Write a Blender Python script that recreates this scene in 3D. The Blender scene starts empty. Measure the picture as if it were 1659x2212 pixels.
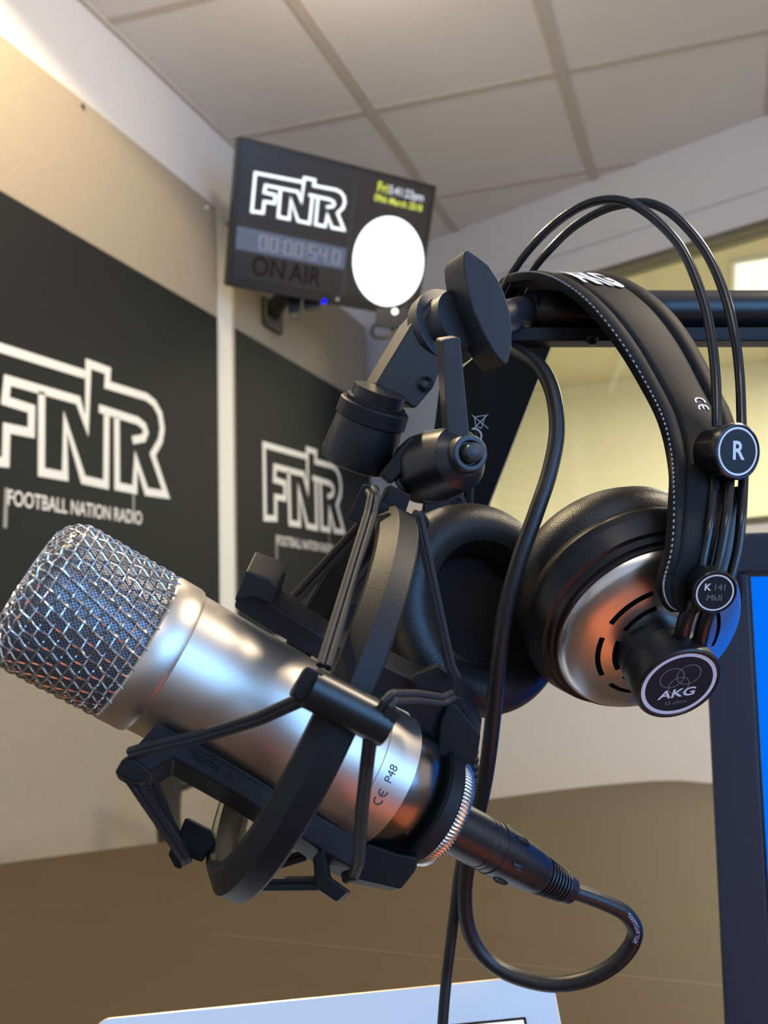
import bpy, bmesh, math, random
from mathutils import Vector as V, Matrix
random.seed(4)
PI = math.pi
COL = bpy.context.scene.collection
SC = bpy.context.scene

# ---------------------------------------------------------------- camera
F = 1880.0
CX, CY = 829.5, 1106.0
CAM = V((0, 0, 1.10))
M = Matrix(((.93235294, .07646281, -.35337152),
            (.36006673, -.10794608, .92666045),
            (-.03270999, .99121193, .12817556)))
cam = bpy.data.cameras.new('camera')
cam.sensor_fit = 'VERTICAL'; cam.sensor_height = 36.0; cam.sensor_width = 27.0
cam.lens = 36.0 * F / 2212.0
cam.clip_start = .01; cam.clip_end = 50
cam.dof.use_dof = True; cam.dof.focus_distance = .325; cam.dof.aperture_fstop = 15.0
co = bpy.data.objects.new('camera', cam); COL.objects.link(co)
r_, u_, f_ = M.col[0], M.col[1], M.col[2]
co.matrix_world = Matrix(((r_[0], u_[0], -f_[0], CAM[0]), (r_[1], u_[1], -f_[1], CAM[1]),
                          (r_[2], u_[2], -f_[2], CAM[2]), (0, 0, 0, 1)))
SC.camera = co

# ---------------------------------------------------------------- world, lights, exposure
w = bpy.data.worlds.new('world'); SC.world = w; w.use_nodes = True
w.node_tree.nodes['Background'].inputs[0].default_value = (.50, .62, .85, 1)
w.node_tree.nodes['Background'].inputs[1].default_value = .6
SC.view_settings.view_transform = 'Standard'; SC.view_settings.look = 'None'
SC.view_settings.exposure = 0.0; SC.view_settings.gamma = 1.0
SC.view_settings.use_curve_mapping = False
SC.cycles.max_bounces = 8; SC.cycles.diffuse_bounces = 4; SC.cycles.glossy_bounces = 4
SC.cycles.use_denoising = True
SC.cycles.sample_clamp_indirect = 4.0

def area(name, loc, target, sx, sy, power, color, spread=180):
    l = bpy.data.lights.new(name, 'AREA'); l.shape = 'RECTANGLE'; l.size = sx; l.size_y = sy
    l.energy = power; l.color = color; l.spread = math.radians(spread)
    o = bpy.data.objects.new(name, l); COL.objects.link(o); o.location = loc
    o.rotation_euler = (V(target) - V(loc)).to_track_quat('-Z', 'Y').to_euler()
    return o
def spot(name, loc, target, power, color, ang, blend, rad=.03):
    l = bpy.data.lights.new(name, 'SPOT'); l.energy = power; l.color = color
    l.spot_size = math.radians(ang); l.spot_blend = blend; l.shadow_soft_size = rad
    o = bpy.data.objects.new(name, l); COL.objects.link(o); o.location = loc
    o.rotation_euler = (V(target) - V(loc)).to_track_quat('-Z', 'Y').to_euler()
    return o
ZC = 2.70                      # ceiling
XL = -1.40                     # left wall
# daylight through the window in the side wall to the right of the photographer
area('daylight', (2.2, -.85, 1.58), (0, .2, 1.2), 2.1, 1.5, 62, (.20, .49, 1.0))
# warm downlight close to the left wall, past the left edge of the frame
spot('downlight', (-1.02, .80, 2.69), (-1.02, .80, 0), 165, (1.0, .78, .46), 157, .15, .05)
# warm ceiling light over the far right end of the desk
area('ceiling_light_right', (1.17, 1.15, 2.655), (1.17, 1.15, 0), .42, .42, 52, (1.0, .84, .64), 125)
# general light of the fixture behind the photographer
area('room_light', (.6, -1.1, 2.66), (.5, -.3, 0), 1.1, .5, 15, (1.0, .86, .72))
pt_ = bpy.data.lights.new('ceiling_lamp', 'POINT'); pt_.energy = 13; pt_.color = (1.0, .78, .55); pt_.shadow_soft_size = .05
po = bpy.data.objects.new('ceiling_lamp_bulb', pt_); COL.objects.link(po); po.location = (-.60, 1.50, 2.56)
# strip light of the room behind the glass
area('office_light', (.75, 4.1, 2.6), (.75, 4.1, 0), 1.4, 1.4, 125, (1.0, .93, .70))

# ---------------------------------------------------------------- helpers
def cw(v): return M @ V(v)                       # camera direction -> world direction
def P(x, y, d): return CAM + M @ V(((x - CX) / F * d, -(y - CY) / F * d, d))
def plane_hit(x, y, p0, n):
    d = M @ V(((x - CX) / F, -(y - CY) / F, 1)); n = V(n)
    return CAM + d * ((V(p0) - CAM).dot(n) / d.dot(n))

def spline(pts, per=8, closed=False):
    pts = [V(p) for p in pts]; n = len(pts); out = []
    rng = range(n if closed else n - 1)
    for i in rng:
        if closed: p0, p1, p2, p3 = pts[i - 1], pts[i], pts[(i + 1) % n], pts[(i + 2) % n]
        else: p0, p1, p2, p3 = pts[max(i - 1, 0)], pts[i], pts[i + 1], pts[min(i + 2, n - 1)]
        for k in range(per):
            t = k / per
            out.append(.5 * ((2 * p1) + (p2 - p0) * t + (2 * p0 - 5 * p1 + 4 * p2 - p3) * t * t + (3 * p1 - p0 - 3 * p2 + p3) * t ** 3))
    if not closed: out.append(pts[-1])
    return out

def perp(a):
    a = V(a).normalized(); h = V((0, 0, 1)) if abs(a.z) < .9 else V((1, 0, 0))
    x = a.cross(h).normalized(); return x, a.cross(x).normalized()

class MB:
    def __init__(s): s.v = []; s.f = []
    def add(s, vs, fs):
        b = len(s.v); s.v += [V(p) for p in vs]; s.f += [tuple(i + b for i in f) for f in fs]
    def tube(s, pts, r, n=12, closed=False):
        pts = [V(p) for p in pts]; m = len(pts); vs = []; fs = []
        x = None
        for i, p in enumerate(pts):
            if closed: t = pts[(i + 1) % m] - pts[i - 1]
            else: t = pts[min(i + 1, m - 1)] - pts[max(i - 1, 0)]
            t.normalize()
            if x is None: x = perp(t)[0]
            else: x = (x - t * x.dot(t)).normalized()
            y = t.cross(x); rr = r[i] if isinstance(r, (list, tuple)) else r
            for k in range(n):
                a = 2 * PI * k / n; vs.append(p + (x * math.cos(a) + y * math.sin(a)) * rr)
        for i in range(m if closed else m - 1):
            j = (i + 1) % m
            for k in range(n):
                l = (k + 1) % n; fs.append((i * n + k, i * n + l, j * n + l, j * n + k))
        if not closed: fs.append(tuple(range(n))[::-1]); fs.append(tuple((m - 1) * n + k for k in range(n)))
        s.add(vs, fs); return s
    def lathe(s, o, axis, prof, n=64, rmod=None, caps=True):
        o = V(o); a = V(axis).normalized(); x, y = perp(a); vs = []; fs = []
        for i, (t, r) in enumerate(prof):
            for k in range(n):
                q = 2 * PI * k / n; rr = max(r, 1e-5) + (rmod(i, q) if rmod else 0)
                vs.append(o + a * t + (x * math.cos(q) + y * math.sin(q)) * rr)
        m = len(prof)
        for i in range(m - 1):
            for k in range(n):
                l = (k + 1) % n; fs.append((i * n + k, i * n + l, (i + 1) * n + l, (i + 1) * n + k))
        if caps:
            fs.append(tuple(range(n))[::-1]); fs.append(tuple((m - 1) * n + k for k in range(n)))
        s.add(vs, fs); return s
    def loft(s, rings, closed_ring=True, caps=True):
        n = len(rings[0]); vs = [p for r in rings for p in r]; fs = []
        for i in range(len(rings) - 1):
            for k in range(n if closed_ring else n - 1):
                l = (k + 1) % n; fs.append((i * n + k, i * n + l, (i + 1) * n + l, (i + 1) * n + k))
        if caps and closed_ring:
            fs.append(tuple(range(n))[::-1]); fs.append(tuple((len(rings) - 1) * n + k for k in range(n)))
        s.add(vs, fs); return s
    def prism(s, poly, ext):
        poly = [V(p) for p in poly]; n = len(poly); e = V(ext)
        s.add(poly + [p + e for p in poly],
              [tuple(range(n)), tuple(range(2 * n - 1, n - 1, -1))] + [(i, (i + 1) % n, n + (i + 1) % n, n + i) for i in range(n)])
        return s
    def pprism(s, px, d, off, dd):                # outline seen at depth d, given its own thickness
        ds = d if isinstance(d, (list, tuple)) else [d] * len(px)
        pts = [P(x, y, q) for (x, y), q in zip(px, ds)]
        mx = sum(p[0] for p in px) / len(px); my = sum(p[1] for p in px) / len(px); md = sum(ds) / len(ds)
        return s.prism(pts, P(mx + off[0], my + off[1], md + dd) - P(mx, my, md))
    def box(s, c, hx, hy, hz):
        c, hx, hy, hz = V(c), V(hx), V(hy), V(hz); vs = []
        for a in (-1, 1):
            for b in (-1, 1):
                for q in (-1, 1): vs.append(c + hx * a + hy * b + hz * q)
        s.add(vs, [(0, 1, 3, 2), (4, 6, 7, 5), (0, 4, 5, 1), (2, 3, 7, 6), (0, 2, 6, 4), (1, 5, 7, 3)]); return s
    def aabox(s, lo, hi):
        lo, hi = V(lo), V(hi); c = (lo + hi) / 2; h = (hi - lo) / 2
        return s.box(c, (h.x, 0, 0), (0, h.y, 0), (0, 0, h.z))
    def bar(s, p0, p1, wid, thick, nrm):          # rectangular bar from p0 to p1
        p0, p1 = V(p0), V(p1); t = (p1 - p0).normalized(); n = V(nrm); n = (n - t * n.dot(t)).normalized()
        x = t.cross(n)
        return s.box((p0 + p1) / 2, (p1 - p0) / 2, x * wid / 2, n * thick / 2)
    def strokes(s, line, wid, fn, closed=False):  # mitred flat ribbon in 2D mapped by fn
        pts = [V((a, b, 0)) for a, b in line]; n = len(pts); L = []
        for i in range(n):
            a = pts[i - 1] if (closed or i) else None; b = pts[(i + 1) % n] if (closed or i < n - 1) else None
            d1 = (pts[i] - a).normalized() if a is not None else None
            d2 = (b - pts[i]).normalized() if b is not None else None
            d1 = d1 or d2; d2 = d2 or d1
            n1 = V((-d1.y, d1.x, 0)); n2 = V((-d2.y, d2.x, 0)); m = (n1 + n2)
            m = m.normalized() if m.length > 1e-6 else n1
            k = 1 / max(m.dot(n1), .42); ext = V((0, 0, 0))
            if a is None: ext = -d2 * wid * .5
            if b is None: ext = d1 * wid * .5
            L.append((pts[i] + m * wid * .5 * k + ext, pts[i] - m * wid * .5 * k + ext))
        vs = []
        for p, q in L: vs += [fn(p.x, p.y), fn(q.x, q.y)]
        fs = [(2 * i, 2 * i + 1, 2 * ((i + 1) % n) + 1, 2 * ((i + 1) % n)) for i in range(n if closed else n - 1)]
        s.add(vs, fs); return s
    def text(s, body, size, fn, align='CENTER', sub=0, bold=0):
        cu = bpy.data.curves.new('t', 'FONT'); cu.body = body; cu.size = size; cu.align_x = align; cu.align_y = 'CENTER'
        cu.offset = bold
        ob = bpy.data.objects.new('t', cu); me = bpy.data.meshes.new_from_object(ob)
        bm = bmesh.new(); bm.from_mesh(me)
        if sub:
            bmesh.ops.triangulate(bm, faces=bm.faces[:])
            for _ in range(sub): bmesh.ops.subdivide_edges(bm, edges=bm.edges[:], cuts=1, use_grid_fill=True)
        bm.verts.index_update()
        s.add([fn(v.co.x, v.co.y) for v in bm.verts], [tuple(v.index for v in f.verts) for f in bm.faces])
        bm.free(); bpy.data.objects.remove(ob); bpy.data.meshes.remove(me); bpy.data.curves.remove(cu); return s
    def build(s, name, mat, parent=None, bevel=0, seg=2, smooth=True, ang=35, sub=0, origin=None):
        me = bpy.data.meshes.new(name)
        if parent is not None: o0 = LOC[parent.name]
        elif origin is not None: o0 = V(origin)
        else:
            lo = [min(p[i] for p in s.v) for i in range(3)]; hi = [max(p[i] for p in s.v) for i in range(3)]
            o0 = V(((lo[0] + hi[0]) / 2, (lo[1] + hi[1]) / 2, lo[2]))
        me.from_pydata([p - o0 for p in s.v], [], s.f); me.update()
        bm = bmesh.new(); bm.from_mesh(me); bmesh.ops.recalc_face_normals(bm, faces=bm.faces[:]); bm.to_mesh(me); bm.free()
        if smooth: me.shade_smooth(); me.set_sharp_from_angle(angle=math.radians(ang))
        me.materials.append(mat)
        ob = bpy.data.objects.new(name, me); COL.objects.link(ob)
        if parent is not None: ob.parent = parent
        else: ob.location = o0
        LOC[ob.name] = o0
        if bevel:
            b = ob.modifiers.new('bevel', 'BEVEL'); b.width = bevel; b.segments = seg; b.limit_method = 'ANGLE'
            b.angle_limit = math.radians(32); b.harden_normals = False
            if smooth: me.set_sharp_from_angle(angle=PI)
            wn = ob.modifiers.new('normals', 'WEIGHTED_NORMAL'); wn.keep_sharp = True
        if sub:
            q = ob.modifiers.new('subdivision', 'SUBSURF'); q.levels = sub; q.render_levels = sub
        return ob
LOC = {}
def thing(name, label, cat, loc, group=None):
    o = bpy.data.objects.new(name, None); COL.objects.link(o); o.location = loc; o.empty_display_size = .05
    o['label'] = label; o['category'] = cat
    if group: o['group'] = group
    LOC[o.name] = V(loc); return o
def tag(o, label, cat, group=None):
    o['label'] = label; o['category'] = cat
    if group: o['group'] = group
    return o
def struct(o): o['kind'] = 'structure'; return o
def lab(o, t): o['label'] = t; return o

# ---------------------------------------------------------------- materials
def mat(name, col, rough=.5, metal=0.0, bump=None, var=None, emit=None, coat=0, spec=.5, sheen=0):
    m = bpy.data.materials.new(name); m.use_nodes = True; nt = m.node_tree; b = nt.nodes['Principled BSDF']
    b.inputs['Base Color'].default_value = (*col, 1); b.inputs['Roughness'].default_value = rough
    b.inputs['Metallic'].default_value = metal; b.inputs['Coat Weight'].default_value = coat
    b.inputs['Specular IOR Level'].default_value = spec; b.inputs['Sheen Weight'].default_value = sheen
    if emit: b.inputs['Emission Color'].default_value = (*emit[0], 1); b.inputs['Emission Strength'].default_value = emit[1]
    tc = nt.nodes.new('ShaderNodeTexCoord')
    if var:      # (scale, other colour, detail)
        n = nt.nodes.new('ShaderNodeTexNoise'); n.inputs['Scale'].default_value = var[0]; n.inputs['Detail'].default_value = 6
        r = nt.nodes.new('ShaderNodeMix'); r.data_type = 'RGBA'
        r.inputs[6].default_value = (*col, 1); r.inputs[7].default_value = (*var[1], 1)
        nt.links.new(tc.outputs['Object'], n.inputs['Vector']); nt.links.new(n.outputs['Fac'], r.inputs[0])
        nt.links.new(r.outputs[2], b.inputs['Base Color'])
    if bump:     # (kind, scale, strength, distance)
        if bump[0] == 'voronoi':
            n = nt.nodes.new('ShaderNodeTexVoronoi'); n.inputs['Scale'].default_value = bump[1]; out = n.outputs['Distance']
        else:
            n = nt.nodes.new('ShaderNodeTexNoise'); n.inputs['Scale'].default_value = bump[1]; n.inputs['Detail'].default_value = 3; out = n.outputs['Fac']
        nt.links.new(tc.outputs['Object'], n.inputs['Vector'])
        k = nt.nodes.new('ShaderNodeBump'); k.inputs['Strength'].default_value = bump[2]; k.inputs['Distance'].default_value = bump[3]
        nt.links.new(out, k.inputs['Height']); nt.links.new(k.outputs['Normal'], b.inputs['Normal'])
    return m

def wood_mat(name, c1, c2, rough):
    m = mat(name, c1, rough); nt = m.node_tree; b = nt.nodes['Principled BSDF']
    tc = nt.nodes.new('ShaderNodeTexCoord'); mp = nt.nodes.new('ShaderNodeMapping'); mp.inputs['Scale'].default_value = (1.2, 14, 14)
    mp.inputs['Rotation'].default_value = (0, 0, math.radians(-12))
    n = nt.nodes.new('ShaderNodeTexNoise'); n.inputs['Scale'].default_value = 2.2; n.inputs['Detail'].default_value = 8
    r = nt.nodes.new('ShaderNodeMix'); r.data_type = 'RGBA'; r.inputs[6].default_value = (*c1, 1); r.inputs[7].default_value = (*c2, 1)
    nt.links.new(tc.outputs['Object'], mp.inputs['Vector']); nt.links.new(mp.outputs['Vector'], n.inputs['Vector'])
    nt.links.new(n.outputs['Fac'], r.inputs[0]); nt.links.new(r.outputs[2], b.inputs['Base Color']); return m

def emis(name, col, s):
    m = bpy.data.materials.new(name); m.use_nodes = True; nt = m.node_tree; nt.nodes.clear()
    e = nt.nodes.new('ShaderNodeEmission'); e.inputs[0].default_value = (*col, 1); e.inputs[1].default_value = s
    o = nt.nodes.new('ShaderNodeOutputMaterial'); nt.links.new(e.outputs[0], o.inputs[0]); return m

def glass_mat(name, tint, refl):
    m = bpy.data.materials.new(name); m.use_nodes = True; nt = m.node_tree; nt.nodes.clear()
    t = nt.nodes.new('ShaderNodeBsdfTransparent'); t.inputs[0].default_value = (*tint, 1)
    g = nt.nodes.new('ShaderNodeBsdfGlossy'); g.inputs['Roughness'].default_value = .02
    fr = nt.nodes.new('ShaderNodeFresnel'); fr.inputs[0].default_value = refl
    x = nt.nodes.new('ShaderNodeMixShader'); o = nt.nodes.new('ShaderNodeOutputMaterial')
    nt.links.new(fr.outputs[0], x.inputs[0]); nt.links.new(t.outputs[0], x.inputs[1]); nt.links.new(g.outputs[0], x.inputs[2])
    nt.links.new(x.outputs[0], o.inputs[0]); return m

m_wall = mat('painted_wall', (.72, .72, .72), .8)
m_ceil = mat('ceiling_tile', (.78, .75, .73), .9, bump=('noise', 160, .15, .001))
m_grid = mat('ceiling_grid', (.58, .53, .46), .6)
m_floor = mat('carpet', (.30, .29, .28), .95, bump=('noise', 300, .5, .002))
m_felt = mat('beige_felt', (.36, .32, .255), .95, var=(90, (.30, .262, .205)), bump=('noise', 700, .25, .0008))
m_black = mat('black_print', (.0105, .013, .0155), .65, spec=.25)
m_white = mat('white_print', (.90, .89, .85), .6)
m_grey = mat('grey_print', (.36, .36, .35), .6)
m_strip = mat('white_strip', (.86, .84, .78), .6)
m_desk = wood_mat('desk_laminate', (.038, .0275, .0160), (.052, .038, .022), .6); m_desk.node_tree.nodes['Principled BSDF'].inputs['Specular IOR Level'].default_value = .25
m_edge = mat('desk_edge', (.09, .07, .05), .5)
m_plastic = mat('black_plastic', (.012, .0125, .014), .46, bump=('noise', 1800, .22, .0003))
m_mount = mat('mount_plastic', (.0125, .0127, .0135), .5, bump=('noise', 1500, .25, .0003), spec=.24)
m_rubber = mat('black_rubber', (.009, .009, .010), .42)
m_gloss = mat('gloss_black', (.012, .012, .013), .22)
m_satin = mat('satin_black', (.010, .010, .011), .34)
m_powder = mat('powder_coat', (.022, .0235, .027), .40, bump=('noise', 3200, .25, .0002))
m_tube = mat('black_tube', (.011, .0115, .0135), .33, bump=('noise', 900, .2, .0003))
m_metal = mat('satin_nickel', (.68, .62, .54), .39, 1.0, bump=('noise', 2500, .06, .0002))
m_nickel = mat('bright_nickel', (.78, .77, .75), .2, 1.0)
m_wire = mat('steel_wire', (.74, .73, .72), .22, 1.0)
m_fine = mat('fine_mesh', (.16, .165, .18), .45, .7)
m_alu = mat('brushed_alu', (.70, .69, .67), .30, 1.0)
m_leather = mat('black_leather', (.011, .011, .011), .40, bump=('voronoi', 1900, .25, .0004))
m_strap = mat('smooth_leather', (.0095, .0095, .010), .62, bump=('noise', 500, .12, .0004), spec=.18)
m_cord = mat('braided_cord', (.011, .011, .013), .62)
m_cable = mat('black_cable', (.009, .009, .010), .42)
m_ink = mat('grey_ink', (.07, .07, .075), .5)
m_badge = mat('badge_print', (.74, .76, .80), .5)
m_badged = mat('badge_dim', (.22, .22, .22), .5)
m_bezel = mat('navy_bezel', (.024, .034, .056), .45, bump=('noise', 900, .2, .0003))
m_tabw = mat('blue_lit_white_glass', (.42, .56, .76), .12, coat=.5)  # white tablet bezel, with the blue daylight on it put into the base colour
m_gold = mat('tablet_rim', (.75, .66, .52), .3, 1.0)
m_orange = mat('orange_cover', (.85, .20, .045), .55)

def weave_nodes(m, sx):
    nt = m.node_tree; b = nt.nodes['Principled BSDF']; tc = nt.nodes.new('ShaderNodeTexCoord')
    wv = nt.nodes.new('ShaderNodeTexChecker'); wv.inputs['Scale'].default_value = sx
    wv.inputs[1].default_value = (.30, .31, .33, 1); wv.inputs[2].default_value = (.05, .052, .06, 1)
    nt.links.new(tc.outputs['UV'], wv.inputs['Vector']); nt.links.new(wv.outputs[0], b.inputs['Base Color'])
weave_nodes(m_fine, 1.0)

# ================================================================ ROOM
D = V((1, -.33, 0)).normalized()                  # the angled glazed wall runs along D from the far corner
CORNER = V((XL, 3.475, 0)); NW = V((D.y, -D.x, 0))      # NW faces the room
if NW.y > 0: NW = -NW
XR, YB = 2.3, -2.1
RW = CORNER + D * ((XR - XL) / D.x)
def wp(s, z, off=0): return CORNER + D * s + NW * off + V((0, 0, z))
def hit_r(x, y): return plane_hit(x, y, CORNER, NW)
def s_of(p): return (V((p.x, p.y, 0)) - CORNER).dot(D)

struct(MB().prism([(XL, YB, 0), (XR, YB, 0), (XR, 6.2, 0), (XL - .1, 6.2, 0), (XL - .1, YB, 0)], (0, 0, -.1)).build('floor', m_floor, smooth=False))
ceil = struct(MB().prism([(XL - .1, YB - .1, ZC), (XR + .1, YB - .1, ZC), (XR + .1, RW.y + .05, ZC), (XL - .1, 3.56, ZC)], (0, 0, .06)).build('ceiling', m_ceil, smooth=False))
g = MB()
XG = [-.318 - .587 * k for k in range(0, 2)] + [-.318 + .587 * k for k in range(1, 5)]
for x in XG: g.aabox((x - .017, YB, ZC - .004), (x + .017, 3.475 - .33 * (x - XL) - .002, ZC + .004))
gd = V((1, .085, 0)).normalized()
for k in range(-6, 2):
    y0 = 2.34 + .615 * k
    p = V((XL, y0, ZC)); q = p + gd * 3.8
    if k > 0: q = p + gd * ((3.475 - y0) / .42)
    g.bar(p + gd * .002, q, .024, .006, (0, 0, 1))
g.build('ceiling_grid', m_grid, ceil, smooth=False)
g = MB(); g.aabox((XL, YB, ZC - .012), (XL + .014, 3.47, ZC)); struct(g.build('trim_1', m_grid, smooth=False))

wl = MB().aabox((XL - .1, YB - .1, 0), (XL, 3.56, ZC)); struct(wl.build('wall_left', m_wall, smooth=False))

# angled wall with its window opening
pt = [hit_r(1300, 604), hit_r(1659, 492)]
WT = sum(p.z for p in pt) / 2 + .035
WBz = hit_r(1625, 1132).z
SL = s_of(hit_r(990, 800)); SR = (XR - XL) / D.x - .25
TOT = (XR - XL) / D.x
wr = MB()
def wpan(s0, s1, z0, z1): wr.prism([wp(s0, z0), wp(s1, z0), wp(s1, z1), wp(s0, z1)], -NW * .1)
wpan(0, SL, 0, ZC); wpan(SL, SR, 0, WBz); wpan(SL, SR, WT, ZC); wpan(SR, TOT, 0, ZC)
struct(wr.build('wall_right', m_wall, smooth=False))
m_frame = mat('window_frame', (.13, .12, .085), .5)
wf = MB(); fw = .022
wf.prism([wp(SL, WT - fw, .004), wp(SR, WT - fw, .004), wp(SR, WT, .004), wp(SL, WT, .004)], -NW * .10)
wf.prism([wp(SL, WBz, .004), wp(SR, WBz, .004), wp(SR, WBz + fw, .004), wp(SL, WBz + fw, .004)], -NW * .10)
wf.prism([wp(SL, WBz, .004), wp(SL + fw, WBz, .004), wp(SL + fw, WT, .004), wp(SL, WT, .004)], -NW * .10)
wf.prism([wp(SR - fw, WBz, .004), wp(SR, WBz, .004), wp(SR, WT, .004), wp(SR - fw, WT, .004)], -NW * .10)
w1 = struct(wf.build('window_1', m_frame, smooth=False))
MB().prism([wp(SL + fw, WBz + fw, -.045), wp(SR - fw, WBz + fw, -.045), wp(SR - fw, WT - fw, -.045), wp(SL + fw, WT - fw, -.045)], -NW * .006).build('pane', glass_mat('pane_glass', (.97, .97, .93), 1.35), w1, smooth=False)
# shallow ledge above the window
g = MB(); g.prism([wp(.3, WT + .10, .012), wp(TOT, WT + .10, .012), wp(TOT, WT + .108, .012), wp(.3, WT + .108, .012)], -NW * .012)
struct(g.build('trim_2', m_wall, smooth=False))

# room beyond the glass
m_far = mat('far_wall', (.78, .75, .61), .8)
struct(MB().aabox((XL - .1, 6.0, 0), (3.4, 6.1, ZC)).build('wall_far', m_far, smooth=False))
g = MB().prism([(XL - .1, 3.62, ZC), (XR, RW.y + .16, ZC), (3.4, RW.y + .2, ZC), (3.4, 6.1, ZC), (XL - .1, 6.1, ZC)], (0, 0, .06))
struct(g.build('ceiling_far', mat('far_ceiling', (.62, .58, .42), .9), smooth=False))
struct(MB().aabox((3.3, RW.y, 0), (3.4, 6.0, ZC)).build('wall_far_side', m_far, smooth=False))
struct(MB().aabox((XL - .1, 3.60, 0), (XL, 6.0, ZC)).build('wall_far_left', m_far, smooth=False))
lp = plane_hit(1665, 608, (0, 0, ZC - .02), (0, 0, 1))
cl = thing('ceiling_light', 'white recessed ceiling light panel seen through the glass partition', 'ceiling light', (lp.x, lp.y, ZC - .03))
g = MB().aabox((lp.x - .18, lp.y - .32, ZC - .02), (lp.x + .42, lp.y + .32, ZC)); g.build('frame', m_wall, cl, smooth=False)
MB().aabox((lp.x - .16, lp.y - .30, ZC - .026), (lp.x + .40, lp.y + .30, ZC - .018)).build('diffuser', emis('lit_diffuser', (1, .95, .78), 1.5), cl, smooth=False)
g = MB()
for x in (-.2, .4, 1.0, 1.6): g.aabox((x - .012, 3.7 if x < 0 else 3.4, ZC - .006), (x + .012, 6, ZC))
g.build('ceiling_grid', m_grid, None, smooth=False)['kind'] = 'structure'

# wall behind the camera, and the side wall with the daylight window
struct(MB().aabox((XL - .1, YB - .1, 0), (XR + .1, YB, ZC)).build('wall_back', m_wall, smooth=False))
ws = MB(); WY0, WY1, WZ0, WZ1 = -1.95, .25, .75, 2.4
for (y0, y1, z0, z1) in ((YB, WY0, 0, ZC), (WY1, RW.y + .1, 0, ZC), (WY0, WY1, 0, WZ0), (WY0, WY1, WZ1, ZC)): ws.aabox((XR, y0, z0), (XR + .1, y1, z1))
struct(ws.build('wall_side', m_wall, smooth=False))
wf = MB()
for (y0, y1, z0, z1) in ((WY0, WY1, WZ0, WZ0 + .05), (WY0, WY1, WZ1 - .05, WZ1), (WY0, WY0 + .05, WZ0 + .05, WZ1 - .05), (WY1 - .05, WY1, WZ0 + .05, WZ1 - .05)): wf.aabox((XR + .02, y0, z0), (XR + .08, y1, z1))
w2 = struct(wf.build('window_2', m_frame, smooth=False))
MB().aabox((XR + .049, WY0 + .05, WZ0 + .05), (XR + .055, WY1 - .05, WZ1 - .05)).build('pane', glass_mat('clear_glass', (.97, .98, 1), 1.4), w2, smooth=False)

# ================================================================ WALL PANELS WITH BANNERS
XP = XL + .03                                      # face of the felt
def hit_l(x, y, X=XP + .004): return plane_hit(x, y, (X, 0, 0), (1, 0, 0))
K = 2.404
def b1(x, y): p = hit_l(x / K, 380 + y / K); return (p.y, p.z)
def b2(x, y): p = hit_l(430 + x / 3.455, 660 + y / 3.455); return (p.y, p.z)
ref1 = b1(458, 975); ref2 = b2(806, 1072)
DY, DZ = ref2[0] - ref1[0], ref2[1] - ref1[1]
def f2(x, y): p = b2(x, y); return (p[0] - DY, p[1] - DZ)
notch = [(458, 975), (560, 1012), (556, 1085), (760, 1148)]
bowl = [(800, 1180), (830, 1235), (842, 1310), (832, 1375), (792, 1446)]
LOGO = []
LOGO.append(([f2(790, 1125), f2(484, 1038), f2(492, 1586), f2(572, 1590), f2(570, 1428), f2(642, 1440), f2(640, 1326), f2(562, 1300), f2(565, 1202)] + [b1(405, 1165), b1(450, 1300), b1(458, 975)] + [b1(*p) for p in notch[1:]] + [b1(*p) for p in bowl] + [b1(862, 1655), b1(760, 1640), b1(706, 1475), b1(699, 1630), b1(608, 1612), b1(606, 1275)], 1))
LOGO.append(([b1(216, 1145), b1(214, 1538), b1(338, 1560), b1(338, 1275), b1(432, 1578), b1(550, 1604), b1(553, 1262)], 1))
LOGO.append(([b1(528, 1212), b1(715, 1272), b1(748, 1300), b1(757, 1330), b1(745, 1362), b1(700, 1370)], 1))
SW = .021
ZT, ZB = hit_l(300, 586).z, hit_l(20, 1400).z
PT = hit_l(300, 312, XP).z
def acoustic_panel(y0, y1, dy, label):
    root = thing('acoustic_panel', label, 'acoustic panel', (XL, (y0 + y1) / 2, .02), 'felt panels along the left wall')
    MB().aabox((XL, y0, .02), (XP, y1, PT)).build('felt_board', m_felt, root, bevel=.004)
    bn = MB().aabox((XP, y0 + .004, ZB), (XP + .003, y1 - .004, ZT)).build('banner', m_black, root, smooth=False)
    lg = MB(); fn = lambda a, b: V((XP + .0045, a + dy, b + (DZ if dy else 0)))
    for ln, k in LOGO: lg.strokes(ln, SW, fn)
    lab(lg.build('logo', m_white, bn, smooth=False), 'white outlined lettering logo')
    gl = MB(); fn2 = lambda a, b: V((XP + .0038, a + dy, b + (DZ if dy else 0)))
    q0, q1 = b1(694, 1640), b1(694, 1748); gl.strokes([q0, q1], .007, fn2)
    q0, q1 = b1(34, 1632), b1(27, 1815); gl2 = MB().strokes([q0, q1], .010, fn2)
    t0, t1 = b1(40, 1672), b1(735, 1782); tx = MB()
    base = V((XP + .0045, (t0[0] + t1[0]) / 2 + dy, (t0[1] + t1[1]) / 2 + (DZ if dy else 0)))
    sx = (t1[0] - t0[0])
    tmp = MB().text('FOOTBALL NATION RADIO', 1, lambda a, b: V((a, b, 0)))
    wdt = max(p.x for p in tmp.v) - min(p.x for p in tmp.v); sc = sx / wdt
    slope = (t1[1] - t0[1]) / sx
    tx.text('FOOTBALL NATION RADIO', 1, lambda a, b: base + V((0, a * sc, b * sc * 1.25 + a * sc * slope)), bold=.015)
    tx.build('tagline', m_white, bn, smooth=False)
    gl.build('tagline_rule', m_grey, bn, smooth=False)
    gl2.build('tagline_rule', m_grey, bn, smooth=False)
    return root
p1 = acoustic_panel(.62, 2.218, 0, 'beige felt wall panel with black logo banner, nearer one left of the white strip')
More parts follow.
